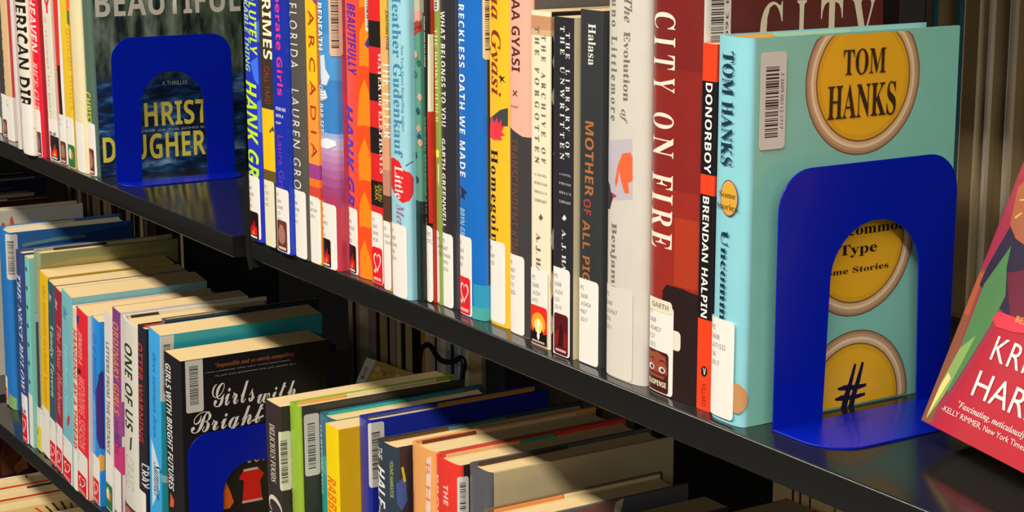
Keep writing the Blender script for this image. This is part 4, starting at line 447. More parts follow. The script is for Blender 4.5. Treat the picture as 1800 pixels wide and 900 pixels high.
 ('hardcover_book','tall sage green hardcover, taller than the yellow book beside it',-1360.4,9,22.6,178.3,261.9,-390.3,7,'H','9aa888','8c8f60',0,[('L','20203c',0.1,0.5),('L','d8c8a8',0.5,0.9)],'fiction books on the lower left shelf',[('t','the winter stations all along','ser',-9,244.7,66.7,1,'5c6650'),('p','46484e',[(-5.5,182.6),(5.7,183.4),(8,61),(-1.4,57.5)]),('p','a8a8b0',[(-9,179.9),(5.7,184.1),(6.8,173.4),(-7.3,168.6)]),('l',-14,10.6,0.8,58.7,'','e8e2d6'),('s','yellow',-10.6,8.1,1.5,33.8),('p','a89a58',[(6.7,243.8),(32.1,248.3),(60.5,252.2),(89.2,250.3),(133.1,252.6),(177.1,252.1),(177.1,247.6),(133.1,246.7),(89.2,244.4),(46.2,242.2),(9,237.1)]),('p','6a7048',[(23.5,237.7),(26.4,243.2),(32,242.5),(33.3,236.5),(29,234.1)])]),
 ('paperback_book','yellow paperback on the lower left shelf',-1336.4,9,31.2,160,238.9,-389,7.3,'P','f6c41e','e8b830',0,[],'fiction books on the lower left shelf',[('t','the moonlit orchard keeper','ser',1.2,224.3,69.8,15.6,'d89a14'),('l',-19.3,14.6,0.8,64.1,'PS|3613','efebe2')]),
 ('paperback_book','dark teal paperback with white script and a red heart sticker',-1296.3,6,24.7,165,235.6,-389.7,7.6,'P','3a6070','3a6070',0,[],'fiction books on the lower left shelf',[('t','for','seri',-4.3,221.1,210.9,13.3,'e8e8e0'),('t','Vanity Tavern','seri',-0.3,181.5,89.3,14.8,'cfdcd8'),('l',-15.3,11.6,0.8,59.8,'PS|35','efebe2'),('s','heart',-11.6,8.9,1.5,29.4)]),
 ('paperback_book','crimson paperback with a heart sticker beside the dark teal one',-1265.3,4,24.1,165,233.7,-389.7,7.8,'P','a82c3c','a02838',0,[],'fiction books on the lower left shelf',[('t','for','seri',-6.2,220.1,206.4,11,'f0dcd4'),('t','The Rose Harbour','seri',3.3,189.8,73.7,15,'e08a88'),('l',-15,11.3,0.8,61.1,'PS|35','efebe2'),('s','heart',-11.3,8.7,1.5,31)]),
 ('paperback_book','pale teal paperback with a heart sticker and small red flower',-1228.3,0,35.4,165,238.1,-388.1,8,'P','7ec2cc','8ccad0',0,[],'fiction books on the lower left shelf',[('t','the','seri',-3.9,219.1,204.2,14.4,'3a7a90'),('t','Harbour Song','seri',-3.2,174.9,79.6,13.2,'a8e0e0'),('p','d8404c',[(-0.3,85.2),(9.9,87.2),(7.6,77.6),(-0.7,70.5)]),('l',-21.9,16.6,0.8,55,'PS|36','efebe2'),('s','heart',-16.6,12.7,1.5,28.3)]),
 ('hardcover_book','thin cream hardcover with red lettering on the lower left shelf',-1189.6,-1,15.1,168,227.7,-390.9,8,'H','e8d8c0','e4d8c4',0,[],'fiction books on the lower left shelf',[('t','HANGING BY A THREAD','sbi',2.3,203.1,54.2,8.1,'b83a34'),('l',-9.4,7.1,0.8,51.6,'','efebe2')]),
 ('paperback_book','scarlet paperback with pink lettering and a heart sticker',-1171.1,-1,35.7,160,227.8,-388.3,7.5,'P','ee2a3c','e8e0d0',0,[],'fiction books on the lower left shelf',[('p','3a3a90',[(-17.3,217.6),(-7.3,219),(-9.5,208.6),(-17.3,208.6)]),('t','JENNIFER A','sbi',-6.4,202.4,161.9,16.5,'f8a8a0'),('t','WEDDING SEASON','sbi',-0.8,147.1,57,21.7,'ff8c88'),('p','6a1820',[(-17.3,153.8),(-3.2,155.6),(-3.4,150),(-15.9,146.6)]),('l',-22.1,16.8,0.8,53.4,'PS|36','efebe2'),('s','heart',-16.8,12.8,1.5,25.9)]),
 ('paperback_book','azure paperback with navy shapes and a yellow flower',-1132.2,4,23.8,165,224.9,-390.1,7,'P','1f92ea','1f92ea',0,[],'fiction books on the lower left shelf',[('t','in a holidaze','sbi',-0.9,206.1,132.3,12.8,'1668c0'),('t','AROUND MIDSUMMER','sb',-4.9,125.7,57.4,7.6,'7cc4f8'),('p','3a2a78',[(9.8,161.3),(15.3,168.2),(15.2,78.5),(9.7,85.3)]),('p','f0b034',[(3.6,58.2),(12.4,66.4),(17,62.7),(16.9,45.8),(8.7,44.1)]),('l',-14.8,11.2,0.8,59.2,'PS|36','efebe2'),('s','heart',-11.2,8.6,1.5,30.7),('p','402a80',[(0.1,137.1),(9.7,155.8),(16.6,166.7),(17.1,71.2),(11.8,73.4),(2.4,82.3)])]),
 ('paperback_book','white paperback with small dark capitals and a green sticker',-1100.5,8,25.3,160,238.1,-390.1,6.5,'P','e6e0d8','dcd6cc',0,[],'fiction books on the lower left shelf',[('t','LETTERS FROM THE DISTANCE','sb',-1.2,203.1,69.7,9.4,'6a6058'),('l',-15.7,11.9,33.6,68.9,'','efebe2'),('s','green',-11.9,9.1,1.9,32.6)]),
 ('paperback_book','purple and orange paperback next to the white hardcover',-1071.7,8,23,150,247,-390.6,6,'P','84428e','e8dcd4',0,[],'fiction books on the lower left shelf',[('t','ORDINARY GIRLS','sb',-0.5,232.2,125.3,17,'f08a3a'),('p','a04a90',[(-16.5,102.7),(16.5,102.7),(16.5,143.7),(-16.5,143.7)]),('t','Jaquira Diaz','s',-0.7,119.8,77.2,15.8,'6a2a70'),('p','d03a7c',[(-16.5,57),(16.5,57),(16.5,90.3),(-16.5,90.3)]),('l',-14.3,10.8,7.3,59.2,'','efebe2')]),
 ('hardcover_book','white hardcover with big dark green capitals down its spine',-1044.9,8,48,170,239.9,-388.2,5.8,'H','e2dfd2','d8d4c6',0,[('L','181410',0,0.2)],'fiction books on the lower left shelf',[('t','ONE OF US','sb',-1,214.7,116.3,23,'2f3a20'),('t','CRAIG','s',-1,85.4,46.6,24.5,'c8c4b4'),('p','2c3018',[(2.9,107.8),(7.8,110.9),(5.8,95.6),(0.7,92.2)]),('s','face',-22.6,17.3,1.5,26)]),
 ('hardcover_book','black hardcover with red lettering next to the white hardcover',-996.3,8,21.1,165,242.8,-390.9,5.8,'H','2c2630','1c1a20',0,[('L','d8402c',0,0.3)],'fiction books on the lower left shelf',[('t','OTTER WARNING','sb',0.4,225.5,113.7,11.8,'c83a3c'),('t','CRAY','sbi',7.9,90.9,61.7,12.4,'dcd8d8'),('l',-13.1,9.9,4.3,57.3,'','efebe2')]),
 ('paperback_book','sky blue paperback with barcode on its teal cover, lower left shelf',-960.7,8,33.7,182.9,247,-389.7,5.6,'P','42aef0','2aa2ae',0,[],'fiction books on the lower left shelf',[('t','three summers down','seri',0.9,223.1,129.9,9.7,'1c6ab0'),('t','Summer','seri',6.8,101.3,61.4,21,'184a78'),('p','d0ecf8',[(-10.2,124.9),(12,101.2),(13,75.8),(-8.8,47.2)]),('b',16.4,31.2,174.9,247.7,'','d9d5cb'),('p','a8d0c8',[(16.8,93.3),(26.8,89.5),(28.6,81.4),(17.3,84.8)])]),
 ('paperback_book','black paperback with white brush-lettered cover, against the lower blue bookend',-904,8,44.7,162.3,231.1,-391.3,2.2,'P','211f22','141316',0,[],'fiction books on the lower left shelf',[('t','GIRLS WITH BRIGHT FUTURES','sb',-10.4,220.1,84.5,14.5,'ece8e4'),('p','f0602c',[(-13.5,80.1),(-4.4,74.4),(-6.6,66.2),(-16.5,64)]),('b',26.9,45.7,175.7,233.5,'','d9d5cb'),('h','"Impossible and so utterly compelling"','seri',58.9,148.4,218.3,224,'a05a34'),('h','TARA CONKLIN, New York Times bestselling','sb',47.8,141.9,215.8,215.1,'d8d4d0'),('h','of The Last Romantics and The House Girl','s',58.7,148.3,211.1,209.8,'b8b4b0'),('h','Girls','scr',54.9,101.5,177.3,202.2,'ece8e0'),('h','with','scr',104.2,148,173.6,192.6,'ece8e0'),('h','Bright','scr',31.3,111.2,143.1,174.9,'ece8e0'),('h','Futures','scr',39,115,111.1,137.8,'ece8e0'),('p','e8e4e0',[(98.2,157.4),(110.9,160.8),(111.5,158.8),(98.8,155.4)]),('p','e2631c',[(66.7,99.2),(72.7,83.1),(76.2,71.8),(71.7,65.8),(61.6,65.3),(61.3,82.2)]),('p','e01414',[(87.7,104.7),(103.6,104.9),(110.5,97.3),(105.9,89.4),(108.1,68.8),(85.7,68.7),(88,92.7),(82.4,95.7)]),('p','d8c8c4',[(87.7,105.3),(103.6,105.5),(104.2,102.9),(87.6,102.8)]),('p','d8b0ac',[(85.1,70.7),(108.1,70.7),(108.7,68.1),(85.7,68.1)])]),
 ('hardcover_book','grey jacketed hardcover pushed further back than its neighbours, lower left shelf',-971.7,26,8,178.7,253.7,-392.2,5.7,'H','6e6a62','2a2c34',0,[('L','e8d8b0',0,0.3),('L','9cb8b4',0.3,0.5),('L','23242e',0.5,1)],'fiction books on the lower left shelf',[]),
 ('paperback_book','dark brown paperback with pale serif spine letters, first after the lower bookend gap',-646.5,8.7,31.7,177.2,243.3,-393,0,'P','3a3030','2c2826',0,[],'fiction books on the lower right shelf',[('t','DELICIOUS FOODS','ser',-1.5,223.2,168.7,11.3,'d8ccb8'),('t','Ca','seri',0.6,155.8,124.8,28,'e0d4c4'),('b',12.1,25.2,165.3,220.3,'','d8d8c0')]),
 ('hardcover_book','lime green spined hardcover with charcoal cover and barcode',-614.4,16.7,21.6,169.3,247.1,-393,0,'H','9ac038','34352f',0,[('L','e8b060',0,0.3),('L','efe0b8',0.3,0.9)],'fiction books on the lower right shelf',[('t','ENVOY','sb',-9.5,128.2,196.3,8.1,'cfdc98'),('b',13.9,28.8,182.6,239.7,'','d9d5cb')]),
 ('hardcover_book','teal blue hardcover with pale curved spine letters',-591.3,34,32.7,168.2,240.6,-393,0,'H','2a6c88','2a7a86',0,[('L','2ab0a4',0,0.5),('L','3c8c98',0.5,0.9)],'fiction books on the lower right shelf',[('t','HABIT OF TIDE','sb',-10.9,230.3,166.5,6.6,'cfe2e4'),('p','30a8a0',[(-21.4,149.5),(21.4,149.5),(21.4,203.8),(-21.4,203.8)]),('p','f0ece4',[(-14.4,204.2),(-14.4,205.1),(-14.4,148.3),(-14.4,148.4)])]),
 ('paperback_book','short bright yellow paperback with orange lettering',-539.7,16.8,23.9,140,247.1,-393,0,'P','fdd80a','e8b408',0,[],'fiction books on the lower right shelf',[('t','RABBIT','sbi',-1.3,201.7,160.4,16,'f07a18')]),
 ('hardcover_book','navy blue hardcover with white lettering, between the short yellow one and the slate one',-515.4,35.7,20.6,179.4,257,-393,0,'H','1e2c9a','1a2a9c',0,[('L','30407c',0,0.4),('L','d8902c',0.4,1)],'fiction books on the lower right shelf',[('t','The Other Lives','seri',-9.1,242.5,155.9,1,'eef0f8'),('b',7.7,22.9,198.3,255.2,'','d9d5cb')]),
 ('hardcover_book','slate hardcover with bold white title and blue hand picture',-465.6,25.7,33.6,204.8,251.6,-393,0,'H','32404e','2e2430',0,[('L','5a3418',0,0.3),('L','4c7c88',0.3,0.6),('R','8c9094',0,0.5)],'fiction books on the lower right shelf',[('t','THE','s',-8.4,246.9,236.9,10.2,'e8ecec'),('t','HALF-LIFE','sbi',-6.9,231,161.9,14.7,'f0f2f2'),('t','YOUNG NARRATOR','s',11,240.2,208.7,4.3,'b8cc6c'),('p','20485e',[(13,262.3),(26.5,264.7),(26.3,253.2),(12.7,252.1)]),('p','3a5ea8',[(16.1,221.9),(21.6,226.1),(24.7,220.7),(25.5,205.9),(20.1,198.2),(16.3,204.9)]),('p','d8d028',[(20.2,235),(22.3,235.6),(24.7,222.6),(22.6,222)]),('p','f0ead8',[(-21.8,252.1),(21.8,252.1),(21.8,253.6),(-21.8,253.6)])]),
 ('hardcover_book','tan orange hardcover beside the red one, lower right shelf',-427.9,37.1,39.2,181.3,257.7,-393,0,'H','f0a860','b86a4a',0,[('L','6c2018',0,0.3),('L','e8c8a0',0.3,0.9)],'fiction books on the lower right shelf',[('t','THE ROAD UP','ser',-16.2,217.1,168.5,8.8,'c06a34'),('t','R H','s',10.7,247.2,216.2,5.9,'d88a5c'),('p','f0cfc0',[(9.6,251.1),(15.2,254.3),(13.7,207.5),(7.7,205.9)])]),
 ('hardcover_book','red hardcover with pale capitals and a dark cover',-387.7,36.8,37.9,184.8,257.6,-393,0,'H','ee3a30','2a2022',0,[('L','e8b880',0,0.4),('L','3caa80',0.4,0.6)],'fiction books on the lower right shelf',[('t','BROKEN','sb',-15.5,242.5,187.2,8.8,'f8d4c8'),('t','THE','sb',1.2,238.5,221.8,7.1,'f8d4c8'),('b',16.2,26,218.2,249.2,'','d9d5cb')]),
 ('hardcover_book','grey spined hardcover with plain cream cover, last tall book on the lower right shelf',-346,43.2,32.2,174.6,261.3,-393,0,'H','5a5c60','c9b990',0,[('L','4a2a14',0,0.5)],'fiction books on the lower right shelf',[('p','f08a3c',[(16.3,233.8),(20.1,234.6),(24.1,232),(34.3,232.8),(34.3,227.3),(16.2,228.3)])]),
 ('hardcover_book','hardcover with bright azure cover and barcode, cut off by the left frame edge',-1582.4,33.8,44.5,172,247,-390.2,3.6,'H','2a80d0','3068a8',1,[('L','e8dcc0',0,0.6)],'fiction books on the lower left shelf',[('l',-27.6,-2.8,0.8,41.1,'','efebe2'),('s','heart',-17.8,-6.7,1.5,23.7),('b',13.7,32.6,183.3,245.3,'','d9d5cb'),('p','8cb870',[(1.6,20),(23.1,17.5),(21.1,-27.5),(-6.7,-36)]),('p','1c4a90',[(34.5,222.7),(54.5,228.2),(190.4,243.5),(189.4,205.1),(38.1,198.8)]),('p','6c9490',[(39.4,231.4),(85.6,234.9),(124.6,234.6),(124.5,230.7),(85.4,230.3),(39.2,226.8)])]),
 ('hardcover_book','pale grey covered hardcover with two red flame shapes on the lower left shelf',-1754.6,32.8,29,172,240,-393,0,'H','c8c0b0','cfc8b4',1,[],'fiction books on the lower left shelf',[('p','e8502c',[(63.3,214.7),(64.5,222),(67.9,223.3),(70.6,214.8)]),('p','e8502c',[(75.5,215.1),(77.2,228.1),(79.9,232),(83,215.9)]),('p','a8a08c',[(98.5,214.3),(119.4,216.3),(119.2,213.8),(98.4,211.8)])]),
 ('hardcover_book','slim dark maroon hardcover behind the pale grey flame cover',-1907.1,41.2,30,172,226,-393,0,'H','4a1c20','3c1418',0,[('L','d8c8a8',0.1,0.6)],'fiction books on the lower left shelf',[]),
 ('hardcover_book','slim pale edged hardcover next to the maroon one on the lower left shelf',-1963.5,32.7,28,165,226,-393,0,'H','5a5440','b8a888',0,[],'fiction books on the lower left shelf',[]),
 ('hardcover_book','dark navy covered hardcover at the far end of the lower left shelf',-2026.9,58.9,46,172,240,-393,0,'H','1c2450','141c44',1,[],'fiction books on the lower left shelf',[('h','philosophy','s',118,141.5,225.9,229.1,'5a6a9a')]),
 ('hardcover_book','blackish blue hardcover behind the dark navy one at the far end',-2128.5,70.1,36,172,232,-393,0,'H','1a2038','10142c',1,[],'fiction books on the lower left shelf',[]),
 ('hardcover_book','low hardcover with slate grey cover, top pages open below the plain cream cover',-291.4,22.7,35.5,166,244,-393,0,'H','7a5a48','606268',0,[('L','e8944c',0,0.4),('L','ecdcb4',0.4,1)],'fiction books on the lower right shelf',[('p','7a5048',[(62.3,241.7),(110.9,244.3),(109,232.6)]),('p','cfc0a8',[(112,241.4),(119.8,244.5),(116.3,231.1),(110,232.4)])]),
 ('paperback_book','paperback with cream top edge near the right end of the lower row',-245.3,31,29,166,235.5,-393,0,'P','5a4a3c','4a4440',2,[],'fiction books on the lower right shelf',[]),
 ('paperback_book','paperback standing furthest right in the lower row under the big shelf',-206,54.6,33,192,236,-393,0,'P','4c3a30','3c3430',2,[],'fiction books on the lower right shelf',[]),
 ('hardcover_book','tall book with brown and plum painted cover on the bottom shelf',-1935,0,30,162,262,-786,0,'H','4a1c24','3c1420',0,[],'fiction books on the bottom shelf',[('p','6a3418',[(133.6,246),(155.3,219),(147.7,182.9),(124.3,181.5),(122.8,215.3)]),('p','96602c',[(143,193.1),(161.9,208.4),(166.1,187),(147.5,179.1)]),('p','5c1c28',[(125.1,252),(137.2,246.3),(142.3,211.9),(129.9,214.1)])]),
 ('hardcover_book','cream hardcover with orange front board on the bottom shelf',-1738,0,44,162,234,-786,0,'H','e8dcc0','ea5a28',0,[('L','1c1814',0.6,0.6)],'fiction books on the bottom shelf',[]),
 ('hardcover_book','cream hardcover with thin red edge on the bottom shelf',-1688,0,46,162,234,-786,0,'H','e8dcc0','d8402c',0,[('L','2c1c14',0.5,0.9)],'fiction books on the bottom shelf',[]),
 ('hardcover_book','hardcover with red and black brush strokes on its cream cover, bottom shelf',-1637,0,42,162,234,-786,0,'H','e0c890','e2c68a',0,[],'fiction books on the bottom shelf',[('p','d83020',[(86.5,231.1),(89.7,231.3),(100.5,220.7),(96.5,221.5)]),('p','2a1810',[(101.1,230.8),(104.3,231),(117.3,214.9),(113.3,215.7)]),('p','2a1810',[(111,233.9),(114.3,234.1),(127.2,214.7),(123.1,215.5)]),('p','2a1810',[(122.6,235.1),(125.9,235.3),(137.1,213.6),(133,214.4)]),('p','b03020',[(137.1,228.9),(140.4,229.1),(143.8,215.7),(139.7,216.5)])]),
 ('paperback_book','plain cream paperback on the bottom shelf beside the brush stroke cover',-1590,4,50,150,222,-786,0,'P','d8c8a8','d8c49a',0,[],'fiction books on the bottom shelf',[]),
]
DISPLAY = ('hardcover_book','red covered hardcover displayed face out and leaning back, beside the large blue bookend',0,0,38,156,229,0,0,'H','8a4a30','b4242f',0,[],'books displayed face out',[('p','a03044',[(32,0.5),(19.2,1.1),(19.2,69.9),(19.2,106.7),(19.2,156.2),(26.5,167.1),(60,89)]),('p','8c5236',[(19.2,-1.4),(19.2,72.8),(19.2,89.7),(25.7,88.7),(26.9,58.4),(30.1,3.3),(27.2,-0.9)]),('p','b05a38',[(19.2,63.6),(19.2,87),(24.2,87.7),(25.2,62.7)]),('p','2c2436',[(24.7,91.1),(30.5,115.3),(38.4,123.4),(53.9,123),(90.2,64.6),(61.8,70.2),(51.6,71.6),(34.1,76.6),(24.2,81)]),('p','6a2030',[(42.9,91.7),(68,100.3),(86.8,70),(60,69.8)]),('p','4f8049',[(28.7,22.2),(28.8,48.9),(28,81.9),(37.8,106.3),(41.1,94.6),(49.2,80.1),(47.8,69.4),(46.5,61.6),(40,38.6),(34.3,20.5)]),('p','88a85a',[(24.4,1.6),(24.8,23.8),(29.1,45),(38.2,54.6),(35.3,37.4),(31.5,18)]),('p','e8d880',[(23.8,2.4),(24.9,21.2),(27.7,30.3),(31.5,28),(27.7,15.3)]),('p','a8603c',[(30,116.9),(24.4,137.3),(35.7,152.2),(59.2,114.5),(47.5,108.9),(39.3,110.5)]),('p','d8b860',[(31.3,121.4),(35.7,125.2),(36.3,124.3),(32.8,120.7)]),('p','d8b860',[(29.8,131.3),(34.7,132.5),(35.3,131.6),(30.2,130.7)]),('p','d83a48',[(46,66.4),(48.9,71),(66.2,71.3),(85.5,72.2),(88.5,67.3),(66,63.5),(51.9,62.9)]),('h','KRISTIN','s:1.1',56.7,134.4,45.7,59.1,'f4e8dc'),('h','HARMEL','s',53,140.8,24.5,38.5,'f4e8dc'),('h','BESTSELLING AUTHOR','sb',65,125,69.1,72.5,'e8a040'),('h','"Fascinating, meticulously researched,','seri',46,134,14.6,19.1,'f0d8d0'),('h','-KELLY RIMMER, New York Times bestselling','s',34.1,134.1,9.2,13.2,'f0d8d0')])
DISPLAY_ORIGIN = (0.1114, 0.1028, 0.0023)
FALLEN = ('paperback_book','paperback leaning back in the shelf gap, only its yellowish top corner showing',0,0,18,135,224,0,0,'P','d8d4c4','b89c50',0,[],'fiction books on the lower left shelf',[('p','dcd8c8',[(9.9,225.3),(27,224.5),(23.3,196.5),(9.1,195.5)]),('b',11.5,23.2,198.4,216.5,'','d9d5cb'),('p','d8c070',[(29.1,215.2),(32.6,219.2),(40.1,217),(38.5,213.4),(32.8,212.8)]),('p','8c8848',[(41.5,213.4),(44.9,217.4),(52.4,215.2),(50.8,211.7),(45.1,211)]),('p','e0a030',[(35.7,211.5),(39.1,215.5),(46.6,213.3),(45,209.7),(39.3,209.1)]),('p','a89050',[(54.7,216.4),(58.1,220.3),(65.5,218.1),(63.8,214.6),(58.2,214)]),('p','d8c890',[(65.9,214.4),(69.3,218.3),(76.6,216.2),(75,212.6),(69.5,212)]),('p','e8b040',[(28.3,207.3),(31.8,211.3),(39.3,209.1),(37.7,205.5),(32,204.9)])])
FALLEN_ORIGIN = (-0.8348, 0.1193, -0.3896)
# ------------------------------------------------------------------ room
def setting(name, x0, x1, y0, y1, z0, z1, m):
    bm = bmesh.new(); box(bm, x0, x1, y0, y1, z0, z1); o = mesh_object(name, bm, [m]); o['kind'] = 'structure'; return o
setting('floor', -7, 5, -6, 1.5, -1.35, -1.3, mat('4a4846', .9, scale=30))
setting('ceiling', -7, 5, -6, 1.5, 1.55, 1.6, mat('d8d4cc', .9))
setting('wall_left', -7.1, -7, -6, 1.5, -1.3, 1.55, mat('7c766c', .85))
setting('wall_right', 5, 5.1, -6, 1.5, -1.3, 1.55, mat('7c766c', .85))
setting('wall_front', -7, 5, -6.1, -6, -1.3, 1.55, mat('7c766c', .85))
setting('wall_back', -7, 5, 1.5, 1.6, -1.3, 1.55, mat('1c1a18', .85))  # near-black sheet added in place of the unlit far aisle behind the gaps

# ------------------------------------------------------------------ shelving
unit = tag(empty('shelving_unit', (-.665, .28, -1.3)), 'black glossy steel double-sided library shelving with long shelves crossing the picture', 'bookshelf')
UL = Vector((-.665, .28, -1.3))
def part(name, bm, m=STEEL, parent=unit):
    bmesh.ops.translate(bm, verts=bm.verts[:], vec=-UL)
    return mesh_object(name, bm, [m], parent)
def shelf(x0, x1, y0, y1, z, th=.0195, tip=0):
    """folded steel shelf: deck with a rounded front lip"""
    bm = bmesh.new(); r = .0017; s = 1 if y0 < y1 else -1
    pts = [(y0 + s * r * (1 - math.cos(math.radians(a))), z - r * (1 - math.sin(math.radians(a)))) for a in (0, 15, 30, 45, 60, 75, 90)]
    pts += [(y1, z), (y1, z - .0015), (y0 + s * .012, z - .0015), (y0 + s * .012, z - th)]
    pts += [(y0 + s * r * (1 - math.cos(math.radians(a))), z - th + r * (1 - math.sin(math.radians(a)))) for a in (90, 75, 60, 45, 30, 15, 0)]
    prism(bm, pts, 'x', x0, x1)
    if tip: bmesh.ops.rotate(bm, verts=bm.verts[:], cent=(0, 0, z), matrix=Matrix.Rotation(-tip, 3, 'X'))
    bm.normal_update()
    for f in bm.faces: f.smooth = len(f.verts) == 4
    for e in bm.edges:
        if len(e.link_faces) == 2 and e.calc_face_angle(0) > .6: e.smooth = False
    return part('shelf', bm)
SH = .393
for lev in (1, 0, -1, -2):
    z = lev * SH if lev < 1 else .405
    dl = -.0065 if lev == 0 else 0
    shelf(-.645, .26, 0, .262, z)
    shelf(-1.585, -.6865, 0, .262, z + dl)
    shelf(-2.52, -1.626, 0, .262, z + dl)
    for x0, x1 in ((-.645, .26), (-1.585, -.6865), (-2.52, -1.626)):
        shelf(x0, x1, .56, .298, z)
for x in (-.6655, -1.605):
    bm = bmesh.new()
    for xa, xb, ya, yb in ((x - .018, x + .018, .2635, .2655), (x - .018, x + .018, .2945, .2965), (x - .018, x - .016, .2655, .2945), (x + .016, x + .018, .2655, .2945)):
        box(bm, xa, xb, ya, yb, -1.3, .62)
    part('upright_column', bm)
def bracket(x, s, z):
    """shelf end bracket: side plate with a clipped corner and a short front return"""
    bm = bmesh.new()
    prism(bm, [(.001, -.028), (.26, -.028), (.26, .05), (.03, .062), (.006, .058), (.001, .03)], 'x', x, x + s * .0014)
    prism(bm, [(x, -.03), (x, .058), (x - s * .003, .058), (x - s * .011, .034), (x - s * .011, -.018), (x - s * .004, -.03)], 'y', .0, .0014)
    bmesh.ops.translate(bm, verts=bm.verts[:], vec=(0, 0, z))
    part('end_bracket', bm)
bracket(-.6466, 1, 0); bracket(-.6585, 1, -SH)

# ------------------------------------------------------------------ bookends
def bookend(label, x, y0, y1, z, reach, H=.150, a0=None, a1=None, tip=0):
    o = empty('bookend', (x, y0 * math.cos(tip), z - y0 * math.sin(tip))); o.rotation_euler = (-tip, 0, 0); tag(o, label, 'bookend', 'blue metal bookends')
    W = y1 - y0; r = .023; A0 = a0 - y0 if a0 else W * .27; A1 = a1 - y0 if a1 else W * .80
    t = .0011; bm = bmesh.new()
    pts = [(0, .0006)]
    pts += [(r - r * math.cos(math.radians(a)), H - r + r * math.sin(math.radians(a))) for a in range(0, 91, 10)]
    pts += [(W - r + r * math.sin(math.radians(a)), H - r + r * math.cos(math.radians(a))) for a in range(0, 91, 10)]
    pts += [(W, .0006), (A1, .0006)]
    ra = (A1 - A0) / 2 * .93; ca = (A0 + A1) / 2; top = .1153 - ra * .95
    pts += [(ca + ra * math.cos(math.radians(a)), top + ra * .95 * math.sin(math.radians(a))) for a in range(0, 181, 9)]
    pts += [(A0, .0006)]
    prism(bm, pts, 'x', 0, t)
    bmesh.ops.bevel(bm, geom=[e for e in bm.edges if abs(e.verts[0].co.x - e.verts[1].co.x) < 1e-7], offset=.0003, segments=1, affect='EDGES')
    mesh_object('upright_plate', bm, [BLUE], o)
    bm = bmesh.new(); rb = min(.026, reach * .6)
    pts = [(0, 0), (reach - rb, 0)] + [(reach - rb + rb * math.sin(math.radians(a)), rb - rb * math.cos(math.radians(a))) for a in range(10, 91, 10)]
    pts += [(reach - rb + rb * math.cos(math.radians(a)), W - rb + rb * math.sin(math.radians(a))) for a in range(0, 91, 10)] + [(0, W)]
    prism(bm, pts, 'z', .0001, .0013)
    bmesh.ops.bevel(bm, geom=[e for e in bm.edges if abs(e.verts[0].co.z - e.verts[1].co.z) < 1e-7], offset=.0003, segments=1, affect='EDGES')
    mesh_object('base_plate', bm, [BLUE], o)
    return o
bookend('large blue metal bookend in front of the turquoise hardcover with gold buttons', .0395, .0195, .1565, 0, .0515, a0=.0565, a1=.1305)
bookend('blue metal bookend in front of the dark forest and water cover', -1.0205, .0115, .1465, -.0065, .036, H=.153, a0=.0395, a1=.115)
bookend('blue metal bookend on the lower shelf before the black brush-lettered cover', -.8522, .0125, .148, -SH, .036, H=.152, a0=.047, a1=.121)

# ------------------------------------------------------------------ the books
for rec in BOOKS: make_book(rec)
# books leaning back: a display book on its easel and one in the gap of the lower row
def leaning(rec, yaw, tilt, org):
    a, k = math.radians(yaw), math.radians(tilt)
    u = Vector((math.cos(a), -math.sin(a), 0)); nn = Vector((math.sin(a), math.cos(a), 0)); e = math.sin(k) * nn + Vector((0, 0, math.cos(k)))
    x = u.cross(e); M = Matrix.Identity(4)
    for i in range(3): M[i][0], M[i][1], M[i][2], M[i][3] = x[i], u[i], e[i], org[i]
    r = empty(rec[0]); r.matrix_world = M
    return make_book(rec, r)
leaning(DISPLAY, 12.8, 22, DISPLAY_ORIGIN)
leaning(FALLEN, -8, 30, FALLEN_ORIGIN)
def wire(name, paths, rad, m, parent=None, cyc=False):
    cu = bpy.data.curves.new(name, 'CURVE'); cu.dimensions = '3D'; cu.bevel_depth = rad; cu.bevel_resolution = 3; cu.use_fill_caps = True
    for pts in paths:
        sp = cu.splines.new('POLY'); sp.points.add(len(pts) - 1)
        for p, c in zip(sp.points, pts): p.co = (*c, 1)
    ob = bpy.data.objects.new(name, cu); COL.objects.link(ob)
    me = bpy.data.meshes.new_from_object(ob.evaluated_get(bpy.context.evaluated_depsgraph_get()))
    bpy.data.objects.remove(ob); bpy.data.curves.remove(cu)
    me.materials.clear(); me.materials.append(m)
    for p in me.polygons: p.use_smooth = True
    o = bpy.data.objects.new(name, me); COL.objects.link(o)
    if parent: o.parent = parent
    return o
def smooth(pts, n=5):
    out = []
    for i in range(len(pts) - 1):
        p0 = Vector(pts[max(i-1, 0)]); p1 = Vector(pts[i]); p2 = Vector(pts[i+1]); p3 = Vector(pts[min(i+2, len(pts)-1)])
        for k in range(n):
            s = k / n; out.append(tuple(.5 * ((2*p1) + (p2-p0)*s + (2*p0-5*p1+4*p2-p3)*s*s + (3*p1-p0-3*p2+p3)*s**3)))
    out.append(tuple(pts[-1])); return out
yw = .25
w = wire('wire_book_support', [smooth([(x - .018, yw, z - .0057) for x, z in ((-.779, -.3857), (-.7785, -.23), (-.776, -.172), (-.764, -.1585), (-.757, -.1565), (-.749, -.159), (-.737, -.166), (-.722, -.1665), (-.705, -.162), (-.692, -.1555), (-.6845, -.160), (-.689, -.176), (-.695, -.23), (-.695, -.3857))])], .0028, WIRE)
tag(w, 'black bent wire support rising behind the lower right books', 'book support')
ea = tag(empty('wire_easel', (.2, .2, 0)), 'black wire easel behind the leaning red display book', 'easel')
for dx in (.03, .10):
    wire('leg', [[(dx - .07, -.012, .0018), (dx - .055, -.004, .06), (dx - .05, .0115, .12), (dx - .045, .045, .0018)]], .0016, WIRE, ea)
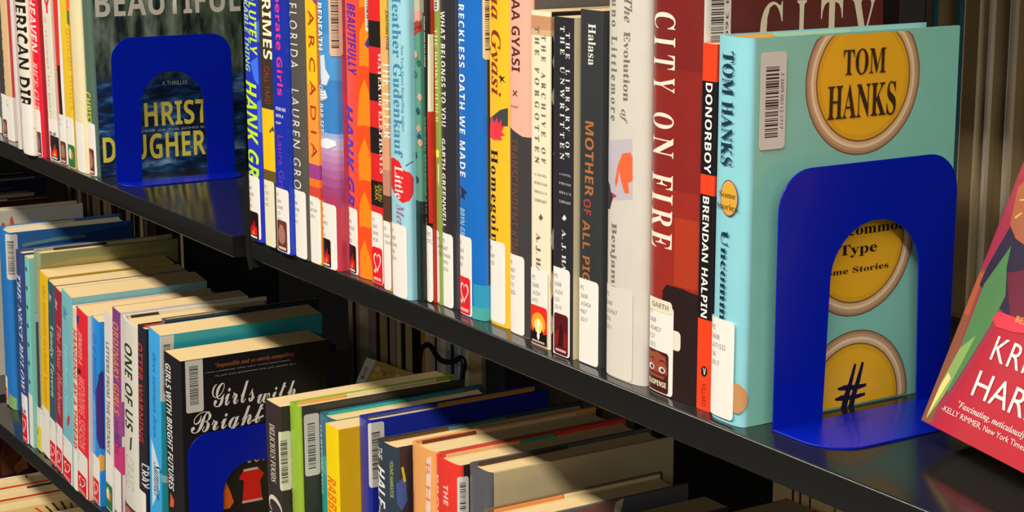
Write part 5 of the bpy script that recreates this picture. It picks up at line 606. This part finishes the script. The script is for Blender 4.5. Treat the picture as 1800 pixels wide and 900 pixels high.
# ------------------------------------------------------------------ far side of the shelving: page edges face this aisle
def opposite(x0, w, h, z, kind, cover, pg, y, label, group):
    d = .15
    r = empty('hardcover_book' if kind == 'H' else 'paperback_book', (x0 + w, y + d, z)); r.rotation_euler = (0, 0, math.pi)
    rec = (r.name, label, 0, 0, w * 1000, d * 1000, h * 1000, 0, 0, kind, cover, cover, pg, (), group, ())
    return make_book(rec, r)
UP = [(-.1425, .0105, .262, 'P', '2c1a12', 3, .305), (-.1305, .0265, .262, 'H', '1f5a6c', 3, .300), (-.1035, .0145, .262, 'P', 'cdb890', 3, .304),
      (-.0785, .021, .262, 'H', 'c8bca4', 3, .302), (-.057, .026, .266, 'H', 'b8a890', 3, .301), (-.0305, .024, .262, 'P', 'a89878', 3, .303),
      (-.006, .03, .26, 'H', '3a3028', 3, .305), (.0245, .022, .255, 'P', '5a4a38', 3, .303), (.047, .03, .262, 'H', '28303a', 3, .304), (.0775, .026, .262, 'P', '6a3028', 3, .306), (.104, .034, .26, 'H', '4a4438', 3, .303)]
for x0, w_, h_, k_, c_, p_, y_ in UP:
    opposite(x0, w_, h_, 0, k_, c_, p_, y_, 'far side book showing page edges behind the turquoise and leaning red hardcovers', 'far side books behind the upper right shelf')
rnd = random.Random(11)
MID = [(-1.066, .019, 'bfae90', 1), (-1.046, .010, '3a1c18', 0), (-1.035, .036, 'a89c88', 1), (-.998, .031, '2c1810', 2), (-.966, .012, 'b8a888', 0), (-.953, .012, '141210', 0), (-.940, .017, 'c8b48c', 0), (-.922, .028, '0e0d0c', 2),
       (-.893, .015, 'd89a48', 2), (-.877, .013, 'd8ccb0', 0), (-.863, .009, '22282c', 1), (-.853, .022, 'cfc8bc', 1), (-.830, .012, '1c3c6c', 1), (-.817, .016, 'a8c0d0', 1), (-.800, .026, 'b0a890', 1), (-.773, .026, 'a09478', 0), (-.746, .026, '8c7c60', 0), (-.719, .03, '6a5c44', 2)]
for x0, w_, c_, p_ in MID:
    opposite(x0, w_ - .0006, rnd.uniform(.225, .25), -SH, rnd.choice('HP'), c_, p_, .30 + rnd.uniform(-.004, .012), 'far side book showing page edges in the dark gap around the wire support', 'far side books under the upper right shelf')
x = -2.12
while x < -1.62:
    w_ = rnd.uniform(.016, .038)
    if abs(x + .01 + 1.605) > .03: opposite(x, w_ - .001, rnd.uniform(.21, .25), -SH, rnd.choice('HP'), rnd.choice(('2a1c1c', '1c1e2c', '5a2a30', '4a4236', '1a1a1c', '6a5a48')), rnd.choice((0, 1, 2)), .30 + rnd.uniform(0, .02), 'far side book showing page edges in the dark gap beside the navy cover', 'far side books behind the lower left shelf')
    x += w_
for x0, w_, c_ in ((-.29, .026, '141210'), (-.2635, .008, 'd03838'), (-.255, .012, '12100e'), (-.2425, .028, 'b8a478'), (-.214, .03, '2a2420'), (-.1835, .03, '4a4030')):
    opposite(x0, w_ - .0006, .24, -SH, 'P', c_, 0, .302, 'far side book showing page edges just below the right end of the large shelf', 'far side books below the right shelf')
